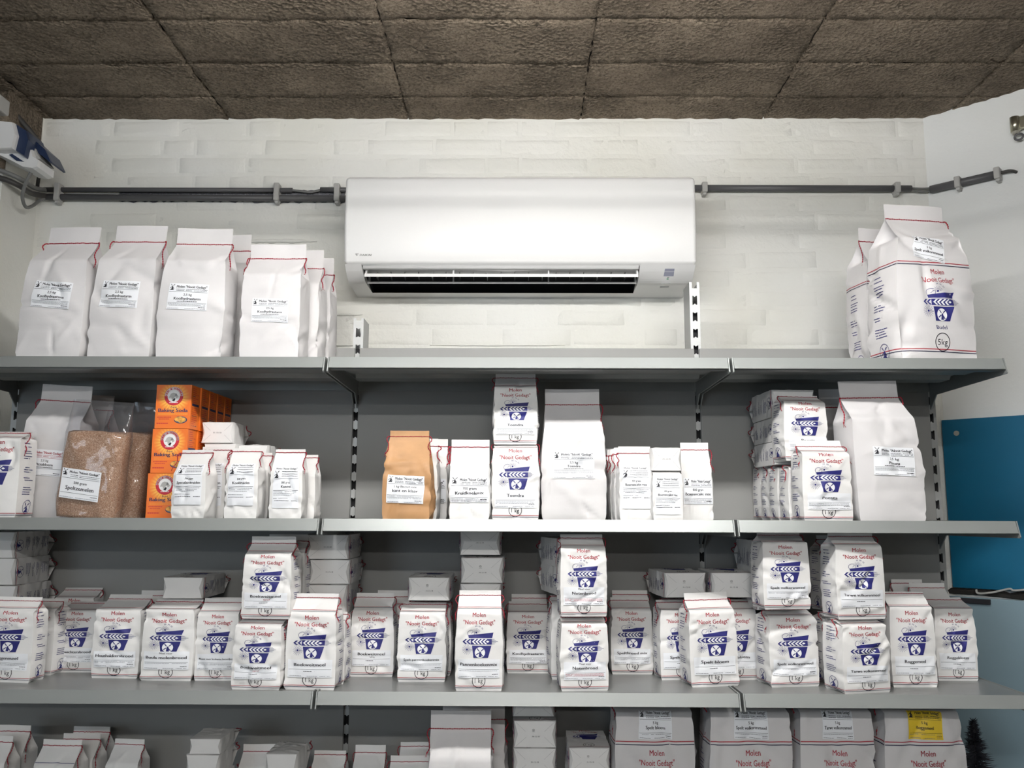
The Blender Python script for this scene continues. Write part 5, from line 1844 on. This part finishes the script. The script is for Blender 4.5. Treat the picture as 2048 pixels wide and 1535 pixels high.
nm4 = [('Spelt bloem', 1222, 1392), ('Spelt volkorenmeel', 1412, 1586), ('Tarwe volkorenmeel', 1592, 1752), ('Roggemeel', 1760, 1934)]
for i, (nm, a, b) in enumerate(nm4):
    b4(K5, a + 8, b - 3, -.30, 1398, 'large printed 5 kg sack of %s under the third shelf%s' % (nm, ', with a yellow label' if i == 3 else ''), art=[ART5, ART5B, ART5C], side='L', rot=1 if i < 2 else 2, tails=('L',),
       lab=label_big('5 kg', nm, None, 46, 58, paper=M_YELLOW if i == 3 else None, tiny=1), labpos=(2, 263, -1), geo=dict(narrow=.06, hs=.284, h=.300, flap=.010, phi=1.4), **big)
b4(K25, 856, 982, -.36, 1420, 'plain white 2,5 kg sack brightly lit under the third shelf', tails=('L', 'R'), geo=dict(narrow=.02), **sack)
b4(K25, 880, 1010, -.24, 1404, 'plain white sack in the shade behind the brightly lit sack', tails=('R',), geo=dict(narrow=.02), **sack)
small4 = [(-30, 48, -.20, 1449, 'white bag in the corner of the lowest visible shelf'), (-62, 14, -.28, 1470, 'white bag before the corner bag of the lowest visible shelf'),
          (66, 152, -.27, 1478, 'white bag with level seam at the front of the left group under the third shelf'), (108, 190, -.19, 1466, 'white bag second in the left group under the third shelf'),
          (128, 208, -.11, 1452, 'white bag with a bent flap hindmost in the left group under the third shelf'), (214, 280, -.19, 1477, 'white labelled bag standing alone under the third shelf')]
for i, (a, b, yy, yt, lb_) in enumerate(small4):
    b4(K1, a, b, yy, yt, lb_, tails=('R',), rot=-4, geo=dict(hs=.17, h=.205, flap=.014), group='plain bags under the third shelf', lab=label_big('300 gram', 'Kaneel', None, 40, 56) if False else None,
       art=[Art().rect(-57, 178, 57, 179.3, M_NAVY).cut(K1.gx, K1.gt, -K1.w / 2)] if i in (2, 4) else None)
for i, (yb, yt, a, b) in enumerate(((1600, 1556, 368, 438), (1556, 1510, 370, 436), (1508, 1478, 378, 440))):
    lying_bag(a, b, yb, yt, -.29, 'white bag lying %s of the short pile under the third shelf' % ['lowest', 'in the middle', 'topmost'][i], G1, c=K04, stampon=False)
for i, (yb, yt) in enumerate(((1620, 1562), (1560, 1508))):
    lying_bag(530, 592, yb, yt, -.30, 'white bag lying %s beside the upright bags under the third shelf' % ['lower', 'upper'][i], G1, c=K04, stampon=False)
b4(K1, 478, 548, -.17, 1487, 'white bag standing between the two lying piles under the third shelf', group='plain bags under the third shelf', geo=dict(hs=.17, h=.2, flap=.02))
b4(K1, 622, 690, -.19, 1500, 'white bag before the slotted upright under the third shelf', group='plain bags under the third shelf', geo=dict(hs=.17, h=.2, flap=.012))
b4(K1, 705, 770, -.20, 1489, 'white bag with a slanted flap just past the upright under the third shelf', group='plain bags under the third shelf', geo=dict(hs=.17, h=.2, flap=.02), tails=('L', 'R'))
b4(K1, 776, 858, -.27, 1510, 'white bag partly behind the brightly lit sack', group='plain bags under the third shelf', geo=dict(hs=.17, h=.2, flap=.016), tails=('L',))
b4(K1, 796, 872, -.16, 1483, 'white bag hindmost beside the brightly lit sack', group='plain bags under the third shelf', geo=dict(hs=.17, h=.2, flap=.012), tails=('L',))
for i, (yb, yt, a, b) in enumerate(((1610, 1553, 1027, 1112), (1551, 1497, 1027, 1112), (1495, 1442, 1028, 1112), (1433, 1390, 1026, 1108))):
    lying_bag(a, b, yb, yt, -.26, 'white bag lying %s of the pile beside the brightly lit sack' % ['lowest', 'second', 'third', 'topmost'][i], G1, side='LR', kind=1 if i == 2 else 0, stamp='30-12-18')
for i, (yb, yt, a, b) in enumerate(((1600, 1546, 1137, 1220), (1544, 1496, 1139, 1220))):
    lying_bag(a, b, yb, yt, -.30, 'white bag lying %s beside the Spelt bloem sack under the third shelf' % ['lower', 'upper'][i], G1, side='LR', kind=1, stamp='31-10-18')

# ================================================================== dark bristly brush at the end of the fourth shelf
rgb = random.Random(6)
br = empty('bristle_brush', (1.782, .085, 0))
tag(br, 'dark bristly cone shaped brush standing on the floor past the yellow labelled sack', 'brush')
hb = float(at(1940, 1436, .085)[2])
MB().tube([(0, 0, 0), (0, 0, hb * .985)], .007, 8).obj('stem', M_BLACK, br)
MB().tube([(0, 0, 0), (0, 0, .03)], .055, 20).obj('base', M_BLACK, br)
m = MB()
for k in range(3200):
    t = rgb.random() ** .8
    z = hb * (.06 + .93 * t)
    rr = min(.072, .008 + .34 * (hb - z)) * rgb.uniform(.7, 1.15)
    a = rgb.uniform(0, 2 * PI)
    p0 = Vector((0, 0, z)); p1 = Vector((rr * math.cos(a), rr * math.sin(a), z + rgb.uniform(-.012, .016)))
    sd_ = Vector((-math.sin(a), math.cos(a), 0)) * .0022
    m.add([p0 - sd_, p0 + sd_, p1 + Vector((0, 0, .002)), p0 + Vector((0, 0, .004))], [(0, 1, 2), (0, 2, 3), (1, 3, 2)])
o = m.obj('bristles', M_BRISTLE, br); o['kind'] = 'stuff'

# ================================================================== conduits, cables, clips, fixture, hinge
def conduit(name, P, r, m, label, smooth=True, k=8):
    o = MB().tube(spline(P, 8) if len(P) > 2 else P, r, 12).obj(name, m, None, smooth)
    tag(o, label, 'cable' if 'cable' in name else 'conduit')
    return o


yp = YW - .018
rp_ = .0135
conduit('conduit_pipe', [at(88, 379, yp), at(585, 380.5, yp)], .0085, M_PVC, 'upper dark grey conduit pipe above the paper sacks')
conduit('conduit_pipe', [at(641, 379, yp), at(705, 379.5, yp)], .0085, M_PVC, 'short stub of dark grey conduit beside the air conditioner')
conduit('conduit_pipe', [at(88, 394, yp), at(705, 397, yp)], .0110, M_PVC, 'lower dark grey conduit pipe above the paper sacks')
conduit('cable_bridge', [at(583, 380, yp), at(600, 382, yp), at(622, 384, yp), at(643, 379, yp)], .004, M_CABLE, 'thin grey cable bridging the gap in the upper conduit')
conduit('conduit_pipe', [at(1374, 376, yp), at(1822, 377, yp)], .0112, M_PVC, 'dark grey conduit pipe running from the air conditioner to the corner')
conduit('cable_loop', [at(1820, 376, yp), at(1845, 377, yp), at(1861, 376, yp)], .0035, M_CABLE, 'upper thin cable between the conduits in the corner')
conduit('cable_loop', [at(1820, 379, yp), at(1842, 383, yp), at(1862, 381, yp)], .0035, M_CABLE, 'lower thin cable between the conduits in the corner')
conduit('conduit_pipe', [on_wall(1861, 379, .016), on_wall(2000, 347, .016)], .0135, M_PVC, 'dark grey conduit pipe rising along the angled wall')
conduit('cable_end', [on_wall(1999, 346, .016), on_wall(2015, 342, .016), on_wall(2026, 342, .012), on_wall(2033, 344, .002)], .005, M_CABLED, 'dark cable leaving the angled conduit into the wall')


def clip(px, py, y, hh, label, wall=False):
    p = at(px, py, y) if not wall else on_wall(px, py, .018)
    root = empty('pipe_clip', tuple(p), (0, 0, 0 if not wall else math.atan2(dirR[1], dirR[0])))
    tag(root, label, 'clip', 'light grey pipe clips')
    MB().box(-.009, .009, -.020, .016, -hh, hh, .003).obj('clip_body', M_CLIP, root)
    MB().box(-.006, .006, -.012, .016, -hh - .008, -hh + .002, .002).obj('clip_foot', M_CLIP, root)
    return root


clip(118, 386, yp, .031, 'light grey double pipe clip nearest the loop of cable')
clip(555, 386, yp, .031, 'light grey double pipe clip at the end of the long upper conduit')
clip(675, 387, yp, .031, 'light grey double pipe clip touching the air conditioner')
clip(1408, 377, yp, .018, 'light grey single pipe clip just past the air conditioner')
clip(1792, 377, yp, .018, 'light grey single pipe clip next to the corner of the wall')
clip(1917, 366, yp, .019, 'light grey pipe clip in the middle of the angled conduit', True)
clip(1996, 348, yp, .019, 'light grey pipe clip at the upper end of the angled conduit', True)

# cables from the left return
XR = CORNER_L + .012
conduit('cable_feed', [at(-30, 332, RET_Y - .02), at(10, 344, RET_Y - .005), at(45, 360, .16), at(68, 375, .25), at(92, 380, yp)], .0075, M_CABLE, 'grey cable sloping down to the upper conduit')
conduit('cable_feed', [at(-30, 350, RET_Y - .02), at(8, 358, RET_Y - .01), at(40, 372, .15), at(62, 386, .24), at(92, 392, yp)], .009, M_CABLED, 'dark cable sloping down to the lower conduit')
conduit('cable_loop', [at(70, 325, .12), at(62, 345, .12), at(50, 370, .13), at(45, 395, .15), at(52, 414, .19), at(66, 411, .25), at(80, 400, .29), at(92, 395, yp)], .0055, M_CABLE, 'light grey cable hanging in a loop from the wall fixture')
conduit('cable_drop', [at(82, 312, .2), at(80, 340, .24), at(75, 372, .28), at(80, 380, .3)], .006, M_CABLED, 'dark cable dropping behind the wall fixture')
conduit('cable_arch', [at(-10, 228, .12), at(16, 212, .14), at(34, 232, .18), at(60, 262, .2), at(82, 292, .24), at(84, 315, .26)], .009, M_CABLED, 'dark cable arching over the wall fixture')
# fixture: a sloping white housing with navy covers
FX = empty('wall_fixture', (0, 0, 0))
tag(FX, 'white wall fixture with navy covers up in the left corner', 'fixture')


def slab_px(name, poly, y0, y1, m, bev=.004):
    """solid block with the outline poly at depth y0, running back to y1"""
    a = [Vector(at(x, y, y0)) for x, y in poly]
    n = len(a)
    cx = sum(a, Vector()) / n
    V = [v + (cx - v) * .05 for v in a] + [v + Vector((0, .010, 0)) for v in a] + [Vector((v.x, y1, v.z)) for v in a]
    Fc = [tuple(range(n))] + [(i, (i + 1) % n, (i + 1) % n + n, i + n) for i in range(n)] + \
         [(i + n, (i + 1) % n + n, (i + 1) % n + 2 * n, i + 2 * n) for i in range(n)] + [tuple(i + 2 * n for i in reversed(range(n)))]
    mb = MB(); mb.add(V, Fc)
    return mb.obj(name, m, FX)


slab_px('housing', [(-40, 236), (25, 243), (31, 268), (24, 296), (-5, 297), (-40, 290)], .03, .15, M_LAMPBODY)
slab_px('cover', [(30, 246), (52, 260), (57, 280), (49, 313), (24, 297), (32, 270)], .05, .15, M_NAVYP)
slab_px('tray', [(-40, 285), (0, 296), (24, 297), (50, 313), (56, 285), (60, 292), (66, 312), (78, 320), (76, 334), (66, 337), (46, 334), (24, 322), (-40, 292)], .07, .16, M_LAMPBODY)
slab_px('badge', [(17, 309), (24, 307), (48, 323), (32, 321)], .066, .08, M_NAVYP)
slab_px('visor', [(57, 268), (72, 282), (90, 298), (102, 323), (98, 324), (85, 312), (75, 306), (66, 292)], .10, .19, M_NAVYP)
slab_px('lamp_cap', [(58, 290), (68, 292), (76, 310), (82, 318), (72, 318), (62, 308)], .09, .17, M_CLIP)
o = FX
# grey clamp at the frame edge
p = at(2, 208, RET_Y - .03)
o = MB().box(p[0] - .03, p[0] + .012, p[1] - .03, p[1] + .03, p[2] - .030, p[2] + .022, .005).obj('cable_clamp', M_CLIP)
tag(o, 'light grey cable clamp high on the left corner above the fixture', 'clamp')
# hinge on the angled wall
p = on_wall(2030, 250, .025); q = on_wall(2028, 255, .0)
hg = empty('hinge_bracket', tuple(p), (0, 0, math.atan2(dirR[1], dirR[0])))
tag(hg, 'zinc hinge barrel with an eye bolt high on the angled wall', 'hinge')
MB().tube([(0, 0, -.022), (0, 0, .026)], .014, 18).obj('barrel', M_ZINC, hg, True)
MB().box(.012, .12, -.004, .010, -.018, .024, .003).obj('leaf', M_ZINC, hg)
MB().tube([(0, 0, -.031), (0, 0, -.022)], .011, 6).obj('nut', M_SCREW, hg)
P = [(.008 + .012 * math.cos(a), 0, -.042 + .010 * math.sin(a)) for a in [2 * PI * i / 20 for i in range(21)]]
MB().tube(P, .0035, 8).obj('eye', M_PVC, hg, True)
MB().box(.03, .05, .008, .03, -.01, .015, .002).obj('wall_plug', M_ZINC, hg)
